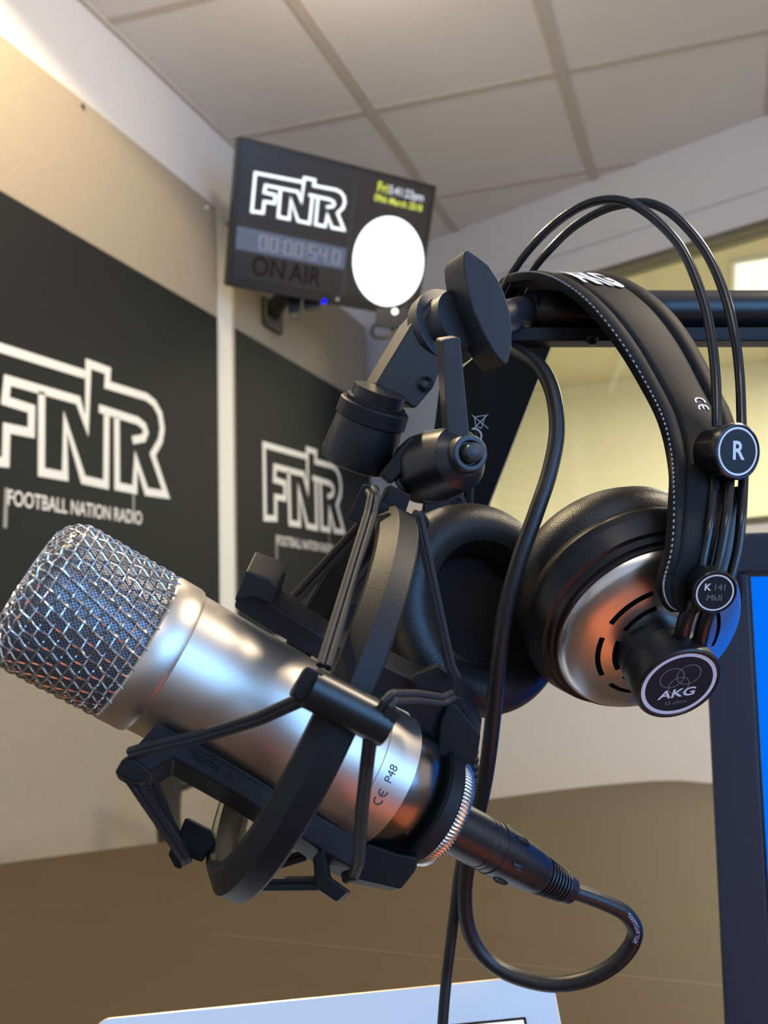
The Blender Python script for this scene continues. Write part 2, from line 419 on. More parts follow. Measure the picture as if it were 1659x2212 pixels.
p2 = acoustic_panel(2.316, 3.44, DY, 'beige felt wall panel with black logo banner, far one in the corner under the display')
for (x, y, m, n) in ((446, 448, m_white, 'pin'), (178, 230, m_gloss, 'pin')):
    p = hit_l(x, y, XP)
    MB().lathe(p, (1, 0, 0), [(0, .006), (.003, .006), (.005, .003)], 16).build(n, m, p1)
struct(MB().aabox((XL, 2.222, .02), (XP - .004, 2.312, hit_l(470, 470, XP).z)).build('trim_3', m_strip, smooth=False))

# ================================================================ WALL DISPLAY
S = 2.45
TV = [V((-.4752843 * S, .82012799 * S, .56225916 * S)), V((-.29914526 * S, 1.01388175 * S, .55525523 * S)),
      V((-.34998219 * S, 1.06761366 * S, .40326521 * S)), V((-.52612124 * S, .87385991 * S, .41026915 * S))]
TV = [p + CAM for p in TV]
tn = (TV[1] - TV[0]).cross(TV[3] - TV[0]).normalized()
if tn.dot(CAM - TV[0]) < 0: tn = -tn
def tv(u, v, o=0):
    a = TV[0].lerp(TV[1], u); b = TV[3].lerp(TV[2], u); return a.lerp(b, v) + tn * o
def tq(mb, u0, v0, u1, v1, o): mb.add([tv(u0, v0, o), tv(u1, v0, o), tv(u1, v1, o), tv(u0, v1, o)], [(0, 1, 2, 3)]); return mb
t = thing('wall_display', 'black wall display angled in the corner showing a white outlined logo and clock disc', 'monitor', tv(.5, 1, -.03))
MB().prism([tv(0, 0, 0), tv(1, 0, 0), tv(1, 1, 0), tv(0, 1, 0)], -tn * .045).build('housing', m_satin, t, bevel=.004)
scr = tq(MB(), .022, .035, .975, .925, .0015).build('screen', mat('screen_dark', (.008, .008, .009), .3, emit=((.20, .19, .22), .05)), t, smooth=False)
tq(MB(), .024, .58, .565, .735, .0022).build('timer_strip', mat('strip_blue', (.02, .02, .03), .3, emit=((.16, .22, .36), .45)), scr, smooth=False)
tq(MB(), .570, .14, .574, .92, .0022).build('divider', emis('divider_grey', (.2, .2, .22), .5), scr, smooth=False)
e_w = emis('screen_white', (.93, .97, 1.0), 1.6)
lx = [p[0] for l, k in LOGO for p in l]; lz = [p[1] for l, k in LOGO for p in l]
def tvl(a, b):
    u = (a - min(lx)) / (max(lx) - min(lx)); v = (max(lz) - b) / (max(lz) - min(lz))
    return tv(.085 + u * .455, .165 + v * .30, .003)
lg = MB()
for ln, k in LOGO: lg.strokes(ln, .019, tvl)
lg.build('screen_logo', e_w, scr, smooth=False)
dk = MB()
n = 64; dv = [tv(.795 + .192 * math.cos(2 * PI * i / n), .615 + .352 * math.sin(2 * PI * i / n) * .93, .003) for i in range(n)]
dk.add(dv, [tuple(range(n))]); dk.build('clock_face', emis('clock_white', (.97, .99, 1.0), 2.2), scr, smooth=False)
tq(MB(), .790, .60, .798, .622, .0036).build('clock_hub', m_gloss, scr, smooth=False)
def tvt(body, u, v, hu, m, name, w=None, bold=.02):
    asp = 1.55
    MB().text(body, 1, lambda a, b: tv(u + a * hu, v - b * hu * asp * 1.15, .0032), bold=bold).build(name, m, scr, smooth=False)
tvt('Fri', .712, .108, .055, emis('screen_yellow', (.85, .92, .12), 1.0), 'day_text')
tvt('5:41:23pm', .840, .108, .0455, emis('screen_pale', (.8, .82, .95), 1.0), 'time_text')
tvt('09th March 2018', .805, .185, .0375, emis('screen_lime', (.85, .95, .15), 1.0), 'date_text')
tvt('ON', .19, .83, .105, emis('dim_red', (.045, .022, .024), .45), 'on_air_word', bold=0)
tvt('AIR', .37, .83, .105, bpy.data.materials['dim_red'], 'on_air_word', bold=0)
SEG = {'0': 'abcdef', '5': 'afgcd', '4': 'fgbc'}
def seg_digit(mb, ch, u, v, wd, ht, fn):
    k = .10
    sg = {'a': ((0, 0), (1, 0)), 'b': ((1, 0), (1, .5)), 'c': ((1, .5), (1, 1)), 'd': ((0, 1), (1, 1)), 'e': ((0, .5), (0, 1)), 'f': ((0, 0), (0, .5)), 'g': ((0, .5), (1, .5))}
    for c in SEG[ch]:
        (a, b), (c2, d2) = sg[c]
        mx, my = (a + c2) / 2, (b + d2) / 2
        a, b, c2, d2 = a + (mx - a) * k, b + (my - b) * k, c2 + (mx - c2) * k, d2 + (my - d2) * k
        mb.strokes([(u + a * wd, v + b * ht), (u + c2 * wd, v + d2 * ht)], .0075, fn)
tm = MB(); fn = lambda a, b: tv(a, b, .0032); u = .135
for ch in '00:00:54.0':
    if ch == ':':
        tm.strokes([(u, .630), (u, .638)], .007, fn); tm.strokes([(u, .675), (u, .683)], .007, fn); u += .018
    elif ch == '.': tm.strokes([(u, .700), (u, .705)], .007, fn); u += .018
    else: seg_digit(tm, ch, u, .612, .032, .092, fn); u += .052
tm.build('timer_digits', emis('digit_grey', (.42, .43, .50), .75), scr, smooth=False)
MB().lathe(P(699, 650, (M.transposed() @ (tv(.5, .985, .0) - CAM)).z), tn, [(0, .008), (.004, .008), (.008, .003)], 20).build('power_light', emis('led_blue', (0, 0, 1.0), 3.0), t)
MB().lathe(tv(.55, .955, 0), tn, [(0, .006), (.003, .005)], 16).build('badge', m_alu, t)
# wall arm of the display
arm = MB(); q0 = tv(.38, .75, -.045); q1 = hit_l(640, 640, XP + .02); q1 = V((XP, q0.y + .24, q0.z - .05))
arm.bar(q0, q1, .05, .035, (0, 0, 1)); arm.box(q1 + V((.01, 0, 0)), (.01, 0, 0), (0, .06, 0), (0, 0, .05))
arm.build('wall_arm', m_satin, t, bevel=.004)
dtv = (M.transposed() @ (tv(.35, 1, 0) - CAM)).z
pl = MB(); pl.pprism([(617, 632), (652, 640), (649, 672), (640, 692), (627, 688), (622, 664)], dtv + .05, (0, 0), .04)
pl.pprism([(655, 640), (692, 648), (690, 668), (672, 674), (656, 668)], dtv + .05, (0, 0), .05)
pl.build('plug', m_satin, t, bevel=.003)
# receiver box under the display
dB = (M.transposed() @ (tv(.82, .97, .02) - CAM)).z
sb = thing('receiver_box', 'small black box with a white light, mounted below the wall display', 'receiver', P(845, 708, dB))
MB().pprism([(812, 664), (900, 672), (900, 716), (812, 706)], dB, (0, 0), .07).build('case', m_satin, sb, bevel=.004)
MB().lathe(P(853, 673, dB - .004), cw((0, 0, -1)), [(0, .0095), (.004, .0095), (.006, .004)], 20).build('status_light', emis('led_white', (1, 1, .85), 2.5), sb)
MB().tube(spline([P(x, y, dB + .02) for x, y in ((812, 700), (803, 715), (812, 728), (835, 728), (848, 716), (845, 702))], 6), .006, 8).build('cable', m_cable, sb)
MB().pprism([(850, 650), (880, 656), (880, 670), (850, 668)], dB + .035, (0, 0), .03).build('bracket', m_satin, sb, smooth=False)

# ================================================================ DESK, CHAIR
ZD = .73
def dpt(x, y): return plane_hit(x, y, (0, 0, ZD), (0, 0, 1))
e0, e1, e2, e3 = dpt(0, 1865), dpt(1060, 1725), dpt(1390, 1688), dpt(1530, 1691)
dr = (e1 - e0).normalized()
ls = e0 + dr * ((XP + .012 - e0.x) / dr.x)
far = spline([ls, e0, e1, dpt(1250, 1701), e2, dpt(1465, 1686), e3, V((.25, e3.y - .09, ZD)), V((.9, e3.y - .55, ZD)), V((1.7, e3.y - 1.2, ZD))], 10)
poly = far + [V((1.7, -.75, ZD)), V((XP + .012, -.75, ZD))]
d = thing('desk', 'brown wood laminate desk with a rounded far corner', 'desk', (0, .4, 0))
top = MB().prism(poly, (0, 0, -.03)).build('desktop', m_desk, d, bevel=.002)
sm = MB(); s0, s1 = dpt(1060, 2079), dpt(1600, 2134); sd = (s1 - s0).normalized()
sm.bar(s0 - sd * .35, s1 + sd * .5, .0022, .0006, (0, 0, 1)); sm.build('seam', m_edge, top, smooth=False)
for (x, y) in ((-1.28, -.65), (1.6, -.65), (1.45, .45), (-1.28, .9)):
    MB().aabox((x - .03, y - .03, 0), (x + .03, y + .03, ZD - .03)).build('leg', m_satin, d, bevel=.004)

cp = V((-.93, 1.66, 0))
ch = thing('office_chair', 'dark office chair tucked behind the desk near the felt panel', 'chair', cp)
yx = V((.71, .71, 0)); fx = V((.71, -.71, 0))     # along the desk edge, towards the desk
def cc(a, b, z): return cp + yx * a + fx * b + V((0, 0, z))
def rr(w_, h_, z0): return None
MB().loft([[cc(a * .22, b * .2, z) for a, b in [(math.cos(2 * PI * k / 24), math.sin(2 * PI * k / 24)) for k in range(24)]] for z in (.42, .44, .48)]).build('seat', m_rubber, ch, bevel=.01)
m_olive = mat('chair_frame', (.040, .036, .022), .6)
for sgn in (-1, 1):
    MB().tube(spline([cc(sgn * .12, -.08, .43), cc(sgn * .14, -.16, .55), cc(sgn * .16, -.17, .70), cc(sgn * .15, -.14, .86)], 8), .027, 12).build('back_post', m_olive, ch)
br = MB(); br.tube(spline([cc(-.15, -.14, .86), cc(0, -.155, .87), cc(.15, -.14, .86)], 8), .018, 10)
br.tube(spline([cc(-.16, -.16, .76), cc(0, -.17, .79), cc(.16, -.16, .74)], 8), .016, 10); br.build('back_rail', m_olive, ch)
MB().tube([cc(0, 0, .06), cc(0, 0, .42)], .025, 16).build('column', m_satin, ch)
for k in range(5):
    a = 2 * PI * k / 5
    MB().bar(cc(0, 0, .07), cc(.21 * math.cos(a), .21 * math.sin(a), .05), .04, .03, (0, 0, 1)).build('leg', m_satin, ch, bevel=.004)
    MB().lathe(cc(.2 * math.cos(a), .2 * math.sin(a) - .012, .025), yx, [(-.012, .024), (.012, .024)], 16).build('caster', m_satin, ch)

nb = thing('notebook', 'orange notebook lying on the desk in front of the microphone', 'notebook', (.12, .12, ZD))
MB().aabox((.03, .07, ZD), (.30, .35, ZD + .006)).build('cover', m_orange, nb, bevel=.001)
MB().aabox((.035, .075, ZD + .006), (.295, .345, ZD + .014)).build('top_cover', m_orange, nb, bevel=.001)

# ================================================================ COMPUTER MONITOR (right)
dm = .52
mtl0 = P(1530, 1500, dm); upm = V((0, 0, 1))
ex = (cw((1, 0, -.36))); ex.z = 0; ex.normalize()
nm = V((ex.y, -ex.x, 0))
if nm.dot(CAM - mtl0) < 0: nm = -nm
tilt = .02; upm = (V((0, 0, 1)) - nm * tilt + ex * .028).normalized(); ex = (ex - upm * ex.dot(upm)).normalized(); nm = ex.cross(upm); nm = nm if nm.dot(CAM - mtl0) > 0 else -nm
a_ = P(1618, 1148, dm); ztop = (a_ - mtl0).dot(upm)
o0 = mtl0 + upm * ztop
def mm(x, y, o=0): return o0 + ex * x - upm * y + nm * o
MW, MH = .53, .33
mo = thing('computer_monitor', 'black computer monitor with plain blue screen at the right edge', 'monitor', V((mm(MW / 2, 0, -.05).x, mm(MW / 2, 0, -.05).y, ZD)))
bz = MB(); B1 = .0262
for (x0, y0, x1, y1) in ((0, 0, MW, .0245), (0, MH - .03, MW, MH), (0, .0245, B1, MH - .03), (MW - B1, .0245, MW, MH - .03)):
    bz.box((mm(x0, y0) + mm(x1, y1)) / 2 - nm * .012, ex * (x1 - x0) / 2, upm * (y1 - y0) / 2, nm * .012)
bz.build('bezel', m_bezel, mo, bevel=.002)
ln = MB()
ln.box(mm(B1 - .0012, MH / 2, -.003), ex * .0022, upm * (MH / 2 - .026), nm * .002); ln.box(mm(MW / 2, .0245, -.003), ex * (MW / 2 - .024), upm * .0022, nm * .002)
ln.build('screen_rim', m_gloss, mo, smooth=False)
MB().box(mm(MW / 2, MH / 2, -.008), ex * (MW / 2 - .02), upm * (MH / 2 - .018), nm * .003).build('screen', emis('screen_blue', (0, .155, .88), 1.05), mo, smooth=False)
MB().box(mm(MW / 2, MH / 2, -.045), ex * (MW / 2 - .001), upm * (MH / 2 - .001), nm * .022).build('back_shell', m_gloss, mo, bevel=.003)
MB().box(mm(MW / 2, MH * .8, -.08), ex * .04, upm * .09, nm * .014).build('stand_neck', m_satin, mo, bevel=.004)
bs = mm(MW / 2, 0, -.06); MB().aabox((bs.x - .12, bs.y - .09, ZD + .0005), (bs.x + .12, bs.y + .09, ZD + .014)).build('stand_base', m_satin, mo, bevel=.004)

# ================================================================ TABLET (bottom)
dt = .46
tl, tr = P(205, 2199, dt + .005), P(1193, 2100, dt - .004)
tx_ = (tr - tl).normalized(); TWd = (tr - tl).length
br_ = P(1216, 2240, dt - .028)
ty_ = (br_ - tr); ty_ = (ty_ - tx_ * ty_.dot(tx_)).normalized()
tz_ = tx_.cross(ty_); tz_ = tz_ if tz_.dot(CAM - tl) > 0 else -tz_
def tt(x, y, o=0): return tl + tx_ * x + ty_ * y + tz_ * o
TH = TWd * .70
# shorten so that the lower edge rests on the desk
TH = min(TH, max(.05, (tl.z - ZD - .004) / max(-ty_.z, .1)))
def rrect(x0, y0, x1, y1, r, o, n=8):
    out = []
    for cx_, cy_, a0 in ((x1 - r, y0 + r, -PI / 2), (x1 - r, y1 - r, 0), (x0 + r, y1 - r, PI / 2), (x0 + r, y0 + r, PI)):
        for k in range(n + 1):
            a = a0 + PI / 2 * k / n; out.append(tt(cx_ + r * math.cos(a), cy_ + r * math.sin(a), o))
    return out
tb = thing('tablet', 'white bezel tablet propped on the desk at the lower edge of the frame', 'tablet', tt(TWd / 2, TH, 0))
MB().prism(rrect(0, 0, TWd, TH, .008, 0), -tz_ * .0075).build('rim', m_gold, tb, bevel=.0012)
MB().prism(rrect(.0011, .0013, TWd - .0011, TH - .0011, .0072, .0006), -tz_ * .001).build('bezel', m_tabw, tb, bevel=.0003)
MB().prism(rrect(.0175, .0205, TWd - .0175, TH - .0205, .0006, .0010), -tz_ * .0004).build('screen_edge', m_gloss, tb, smooth=False)
sc_ = MB().prism(rrect(.0188, .0218, TWd - .0188, TH - .0218, .0004, .0013), -tz_ * .0004).build('screen', emis('tablet_screen', (.92, .95, 1.0), 1.05), tb, smooth=False)
bt = MB(); q = TWd - .0188
bt.add([tt(q - .006, .0245, .0016), tt(q - .0035, .0245, .0016), tt(q - .0035, .0256, .0016), tt(q - .006, .0256, .0016)], [(0, 1, 2, 3)])
bt.add([tt(q - .014, .0246, .0016), tt(q - .009, .0246, .0016), tt(q - .009, .0255, .0016), tt(q - .014, .0255, .0016)], [(0, 1, 2, 3)])
bt.build('status_icons', mat('icon_grey', (.5, .5, .52), .5, emit=((.5, .5, .55), .5)), sc_, smooth=False)
st = MB(); bk = tt(TWd / 2, TH * .35, -.0075); ft = V((bk.x, bk.y, ZD)) - V((tz_.x, tz_.y, 0)).normalized() * .09
st.bar(bk, ft, .08, .003, tz_); st.build('stand', m_satin, tb, smooth=False)

# the lamp whose warm glow falls on the ceiling
cl2 = thing('ceiling_lamp', 'round warm ceiling lamp just beyond the upper edge of the frame', 'lamp', (-.60, 1.52, 2.60))
cf4 = thing('ceiling_light', 'square warm ceiling light above the right end of the desk', 'ceiling light', (1.17, 1.15, 2.67))
MB().aabox((.94, .92, 2.668), (1.40, 1.38, ZC)).build('housing', m_strip, cf4, bevel=.003)
MB().lathe((-.60, 1.52, ZC), (0, 0, -1), [(0, .05), (.03, .05), (.04, .02), (.09, .012)], 32).build('canopy', m_strip, cl2)
MB().lathe((-.60, 1.52, 2.61), (0, 0, -1), [(0, .015), (.03, .02)], 24).build('socket', m_strip, cl2)
cl3 = thing('ceiling_fixture', 'long warm white ceiling light fixture behind the photographer', 'ceiling light', (.6, -1.1, 2.67))
MB().aabox((0, -1.38, 2.672), (1.2, -.82, ZC)).build('housing', m_strip, cl3, bevel=.003)
dl = thing('ceiling_downlight', 'recessed warm downlight close to the left wall', 'lamp', (-1.02, .80, ZC - .004))
MB().lathe((-1.02, .80, ZC), (0, 0, -1), [(0, .055), (.004, .055), (.005, .045), (.001, .040)], 32, caps=False).build('trim_ring', m_strip, dl)

# ================================================================ MICROPHONE
A0 = P(355, 1425, .292); A1 = P(858, 1702, .318)
ax = (A1 - A0).normalized(); LM = (A1 - A0).length
def taxis(x, y):
    o, dd = CAM, (P(x, y, 1) - CAM).normalized(); w0 = A0 - o; b = ax.dot(dd)
    return (b * dd.dot(w0) - ax.dot(w0)) / (1 - b * b)
eA = perp(ax)[0]
toc = (CAM - (A0 + A1) / 2); eN = (toc - ax * toc.dot(ax)).normalized(); eU = ax.cross(eN)   # eN faces the camera
if eU.z < 0: eU = -eU
def mic(t, r, th): return A0 + ax * t + (eN * math.cos(th) + eU * math.sin(th)) * r
tL = taxis(294, 1386); tB = LM - .0075
t_gr = tL + .001
tS = tB - .0130                                    # seam above the printed ring
tN = taxis(957, 1772) - .0048                              # knurled nut
mc = thing('microphone', 'silver condenser microphone with woven wire grille held in shock mount', 'microphone', A0)
body = MB().lathe(A0, ax, [(-.002, .0246), (0, .0250), (tS - .0003, .0247), (tS - .0002, .0243), (tS + .0003, .0243), (tS + .0004, .0247), (tB, .0247), (tB + .0003, .0236)], 128).build('body', m_metal, mc)
MB().lathe(A0, ax, [(tL, .0247), (tL + .0006, .0258), (tL + .0014, .0263), (-.0016, .0263), (-.0004, .0259), (.0002, .0250)], 128).build('grille_ring', m_metal, mc)
MB().lathe(A0, ax, [(tB + .0002, .0240), (tB + .001, .0240), (tB + .005, .0236), (tB + .009, .0225), (tB + .0125, .0205), (tB + .0148, .0178), (tB + .0152, .0160), (tB + .0153, .010)], 96).build('tapered_base', mat('dark_nickel', (.22, .21, .20), .24, 1.0), mc)
MB().lathe(A0, ax, [(tB + .015, .0145), (tN - .001, .014)], 48).build('thread_neck', m_satin, mc)
def knurl(N, amp): return lambda i, q: (amp if int(q / (2 * PI) * N * 2 + .5) % 2 else -amp)
MB().lathe(A0, ax, [(tN - .0026, .0200), (tN - .0022, .0206), (tN + .0018, .0206), (tN + .0024, .0198), (tN + .0025, .010)], 384, rmod=lambda i, q: .00022 * math.cos(96 * q) if 1 <= i <= 2 else 0).build('knurled_nut', m_nickel, mc, ang=60)
# printed marks on the lower ring, wrapped round the cylinder
def wrap(t0, th0, r=.02485):
    return lambda a, b: mic(t0 + b, r, th0 + a / r)
def cyl_hit(px, py, r):
    dd = (P(px, py, 1) - CAM).normalized(); w0 = CAM - A0; w0 = w0 - ax * w0.dot(ax); d0 = dd - ax * dd.dot(ax)
    a, b, c = d0.dot(d0), 2 * w0.dot(d0), w0.dot(w0) - r * r
    q = CAM + dd * ((-b - math.sqrt(b * b - 4 * a * c)) / (2 * a)) - A0
    n = q - ax * q.dot(ax); return q.dot(ax), math.atan2(n.dot(eU), n.dot(eN))
RM = .02482
pt_, ph = cyl_hit(846, 1672, RM); ct_, chh = cyl_hit(823, 1720, RM)
MB().text('P48', .0042, lambda a, b: mic(pt_ - b, RM, ph + a / RM), sub=1).build('printed_mark', m_ink, body, smooth=False)
def ce_mark(mb, fn, s, wd):
    for cx0, cut in ((0, 0), (.9 * s, 1)):
        arc = [(cx0 + .42 * s * math.cos(a), .42 * s * math.sin(a)) for a in [math.radians(75 + 210 * k / 12) for k in range(13)]]
        mb.strokes(arc, wd, fn)
        if cut: mb.strokes([(cx0 - .40 * s, 0), (cx0 + .02 * s, 0)], wd, fn)
    return mb
ce_mark(MB(), lambda a, b: mic(ct_ - b, RM, chh + (a - .0016) / RM), .0035, .0005).build('printed_mark', m_ink, body, smooth=False)

# grille: fine mesh inside, coarse woven wires outside
hp = []                                            # profile from the ring outwards: (t, r)
Rg, L0 = .0256, taxis(58, 1254)
cr = .0095
n1 = 26
for k in range(n1 + 1): hp.append((tL + .0015 + (L0 + cr - tL - .0015) * k / n1, Rg))
for k in range(1, 13):
    a = PI / 2 * k / 12; hp.append((L0 + cr - cr * math.sin(a), Rg - cr + cr * math.cos(a)))
for k in range(1, 8): hp.append((L0 - .0006 * math.sin(k / 8 * PI / 2), (Rg - cr) * (1 - k / 8)))
SS = [0]
for a, b in zip(hp, hp[1:]): SS.append(SS[-1] + math.hypot(b[0] - a[0], b[1] - a[1]))
def prof(s):
    for k in range(len(SS) - 1):
        if s <= SS[k + 1] or k == len(SS) - 2:
            f = (s - SS[k]) / (SS[k + 1] - SS[k]); a, b = hp[k], hp[k + 1]
            dx, dy = b[0] - a[0], b[1] - a[1]; l = math.hypot(dx, dy)
            return a[0] + dx * f, a[1] + dy * f, -dy / l, dx / l     # point, then outward normal (t, r)
def gpt(s, th, off):
    t, r, nt_, nr = prof(s)
    if nr < 0: nt_, nr = -nt_, -nr
    # outward: away from the head centre
    if nr < .02: nt_, nr = -1.0, 0.0
    elif t < L0 + cr: nt_ = -abs(nt_)
    return mic(t + nt_ * off, max(r + nr * off, .0002), th)
fine = MB()
nf, ns = 96, 44; vs = []; fs = []
for i in range(ns + 1):
    for k in range(nf): vs.append(gpt(SS[-1] * .9985 * i / ns, 2 * PI * k / nf, -.0012))
for i in range(ns):
    for k in range(nf): fs.append((i * nf + k, i * nf + (k + 1) % nf, (i + 1) * nf + (k + 1) % nf, (i + 1) * nf + k))
fine.add(vs, fs); fo = fine.build('fine_mesh', m_fine, mc)
uv = fo.data.uv_layers.new(name='UVMap')
for pl_ in fo.data.polygons:
    idx = [fo.data.loops[l].vertex_index for l in pl_.loop_indices]
    ks = [q % nf for q in idx]
    for l, q in zip(pl_.loop_indices, idx):
        k = q % nf
        if k == 0 and max(ks) == nf - 1: k = nf
        uv.data[l].uv = (k / nf * 250, (q // nf) / ns * 92)
NWR, DS = 46, .0034
NR = int(SS[-1] * .975 / DS)
gw = MB(); amp = .00052; TWIST = 10.0
for i in range(NWR):
    pts = []
    for j in range(NR * 5 + 1):
        s = j * DS / 5; th = 2 * PI * i / NWR + TWIST * s
        pts.append(gpt(s, th, amp * math.cos(PI * (s / DS + i))))
    gw.tube(pts, .00036, 6)
for j in range(1, NR + 1):
    s = j * DS; N = NWR * 4
    pts = [gpt(s, 2 * PI * k / N + TWIST * s, -amp * math.cos(PI * (j + k / 4))) for k in range(N)]
    gw.tube(pts, .00036, 6, closed=True)
gw.build('wire_grille', m_wire, mc)

# ================================================================ SHOCK MOUNT
C = P(663, 1488, .305)
ah = cw((.886, -.4425, .155)).normalized()
e1 = cw((.447, .895, 0)); e1 = (e1 - ah * e1.dot(ah)).normalized()
e2 = ah.cross(e1).normalized()
if e2.dot(CAM - C) < 0: e2 = -e2
sm_ = thing('shock_mount', 'black plastic shock mount hoop with elastic cords cradling the microphone', 'shock mount', C)
RO, RI, HW = .0712, .0618, .0060
ring = MB(); prf = []
sec = [(-HW, RI + .001), (-HW, RO - .0050), (-HW + .0046, RO), (HW - .0008, RO), (HW, RO - .0008), (HW, RI + .001), (HW - .0012, RI), (HW - .0018, RI + .0022), (-HW + .0018, RI + .0022), (-HW + .0012, RI)]
nr_ = 128; vs = []; fs = []
for k in range(nr_):
    q = 2 * PI * k / nr_
    for (a, r) in sec: vs.append(C + ah * a + (e1 * math.cos(q) + e2 * math.sin(q)) * r)
m_ = len(sec)
for k in range(nr_):
    for i in range(m_): fs.append((k * m_ + i, k * m_ + (i + 1) % m_, ((k + 1) % nr_) * m_ + (i + 1) % m_, ((k + 1) % nr_) * m_ + i))
ring.add(vs, fs); ring.build('hoop', m_mount, sm_, ang=25)

def pp(name, px, d, off, dd, m=m_mount, bev=.0008):
    return MB().pprism(px, d, off, dd).build(name, m, sm_, bevel=bev)
# hooks: two on top, two at the bottom
pp('cord_hook', [(784, 1045), (814, 1047), (816, 1055), (800, 1058), (803, 1072), (826, 1084), (842, 1096), (835, 1110), (800, 1140), (776, 1132), (748, 1118), (760, 1096)], .304, (6, 6), .012)
pp('cord_hook', [(889, 1118), (893, 1108), (914, 1101), (929, 1125), (919, 1146), (902, 1140), (880, 1128)], .300, (3, 4), .012)
pp('cord_hook', [(400, 1767), (457, 1796), (466, 1815), (436, 1863), (403, 1850), (403, 1856), (390, 1878), (378, 1874), (363, 1846), (369, 1830), (383, 1807)], .298, (6, -4), .012)
pp('cord_hook', [(491, 1893), (520, 1886), (559, 1862), (556, 1880), (542, 1902), (533, 1928), (512, 1936), (497, 1932), (488, 1905)], .304, (5, -6), .012)
# cord bobbin on the near side of the hoop
dn = .231
q0, q1 = P(668, 1484, dn), P(836, 1570, dn + .004)
MB().tube([q0, q1], .0056, 32).build('bobbin', m_satin, sm_)
pp('bobbin_clip', [(633, 1488), (662, 1437), (702, 1455), (672, 1514), (656, 1520), (629, 1500)], dn - .003, (-8, 4), .016)
pp('bobbin_clip', [(856, 1528), (870, 1540), (832, 1600), (806, 1586), (824, 1548), (833, 1532)], dn - .001, (-18, -4), .016)
# clip on the far side, seen above the body
pp('bobbin_clip', [(752, 1305), (766, 1300), (784, 1314), (772, 1352), (744, 1440), (722, 1440), (738, 1360)], .352, (6, 4), .01)

# cradle: base collar and two arms clamped on the microphone
MB().lathe(A0, ax, [(tN - .0100, .0160), (tN - .0100, .0216), (tN - .0090, .0228), (tN - .0042, .0228), (tN - .0032, .0212), (tN - .0032, .0150)], 96).build('base_collar', m_mount, sm_)
# upper arm
pp('cradle_arm', [(512, 1282), (531, 1233), (581, 1252), (596, 1262), (585, 1304), (704, 1380), (740, 1400), (812, 1430), (894, 1470), (940, 1482), (1000, 1510), (1035, 1590), (1030, 1632), (1006, 1652), (940, 1628), (880, 1540), (820, 1512), (682, 1424), (505, 1313)],
   [.297, .297, .298, .298, .299, .303, .305, .309, .313, .316, .320, .325, .325, .325, .322, .317, .313, .303, .297], (16, -34), .012)
pp('arm_block', [(531, 1233), (581, 1252), (600, 1268), (588, 1306), (545, 1290), (505, 1300)], .295, (20, -46), .014)
pp('cord_hook', [(880, 1470), (894, 1460), (947, 1438), (988, 1466), (982, 1506), (958, 1500), (905, 1490)], .308, (-4, -8), .014)
pp('cradle_foot', [(968, 1520), (985, 1520), (1040, 1588), (1033, 1636), (1004, 1658), (945, 1632), (952, 1560)], .317, (-26, -28), .012)
# lower arm
pp('cradle_arm', [(289, 1617), (340, 1560), (430, 1606), (530, 1664), (600, 1708), (657, 1742), (793, 1819), (862, 1846), (901, 1852), (898, 1880), (865, 1900), (770, 1880), (690, 1835), (627, 1790), (513, 1716), (374, 1637), (323, 1668), (275, 1631)],
   [.266, .270, .273, .279, .284, .288, .299, .305, .308, .306, .302, .297, .291, .286, .277, .270, .265, .263], (-10, 34), .010)
pp('cord_hook', [(275, 1631), (290, 1640), (326, 1666), (312, 1692), (285, 1690), (247, 1668), (262, 1642)], .261, (4, 14), .012)
pp('cord_hook', [(675, 1852), (699, 1829), (708, 1892), (754, 1924), (727, 1949), (681, 1918)], .288, (8, 4), .012)
pp('cradle_foot', [(793, 1822), (862, 1846), (901, 1852), (898, 1880), (865, 1922), (770, 1900), (757, 1890), (775, 1860)], .297, (6, -8), .014)
# embossed mark on the lower arm: outlined letter shapes
em = MB(); efn = lambda a, b: P(a, b, .2725)
for k, (cx_, cy_) in enumerate(((430, 1634), (458, 1650), (486, 1668))):
    em.tube([P(cx_ + 13 * math.cos(q) + 4 * math.sin(q), cy_ + 8 * math.sin(q) + 7 * math.cos(q), .2728 + .0028 * k) for q in [2 * PI * i / 24 for i in range(24)]], .0003, 6, closed=True)
em.build('embossed_mark', m_mount, sm_)

def cord(name, pts, r=.0013, two=0, off=(0, 0)):
    """braided cord, or a pair of strands `two` apart, along pixel/depth points"""
    mb = MB()
    pts = [P(*p) for p in pts]
    path = []
    for a, b in zip(pts, pts[1:]):
        k = max(2, int((b - a).length / .0007))
        path += [a.lerp(b, i / k) for i in range(k)]
    path.append(pts[-1])
    rad = [r * (1 + .07 * (i % 2)) for i in range(len(path))]
    if two:
        for sgn in (-1, 1):
            q = []
            for i, p in enumerate(path):
                t = (path[min(i + 1, len(path) - 1)] - path[max(i - 1, 0)]).normalized()
                sd = t.cross((CAM - p).normalized()).normalized(); q.append(p + sd * sgn * two / 2)
            MBs = MB().tube(q, rad, 10); mb.add(MBs.v, MBs.f)
    else: mb.tube(path, rad, 10)
    return mb.build(name, m_cord, sm_)
cord('elastic_cord', [(800, 1058, .300), (808, 1070, .296), (800, 1110, .29), (700, 1440, .236)], .00115, .0022)
cord('elastic_cord', [(790, 1128, .318), (640, 1290, .335)], .0013, .0024)
cord('elastic_cord', [(893, 1112, .297), (903, 1116, .298), (972, 1436, .303), (985, 1465, .304)], .0013, .0012)
cord('elastic_cord', [(824, 1545, .231), (836, 1520, .230), (850, 1506, .231), (900, 1505, .255), (958, 1512, .288), (978, 1502, .302)], .00105, .0020)
cord('elastic_cord', [(660, 1508, .232), (640, 1516, .233), (560, 1552, .242), (430, 1592, .252), (300, 1622, .259), (282, 1628, .262)], .0013, .0014)
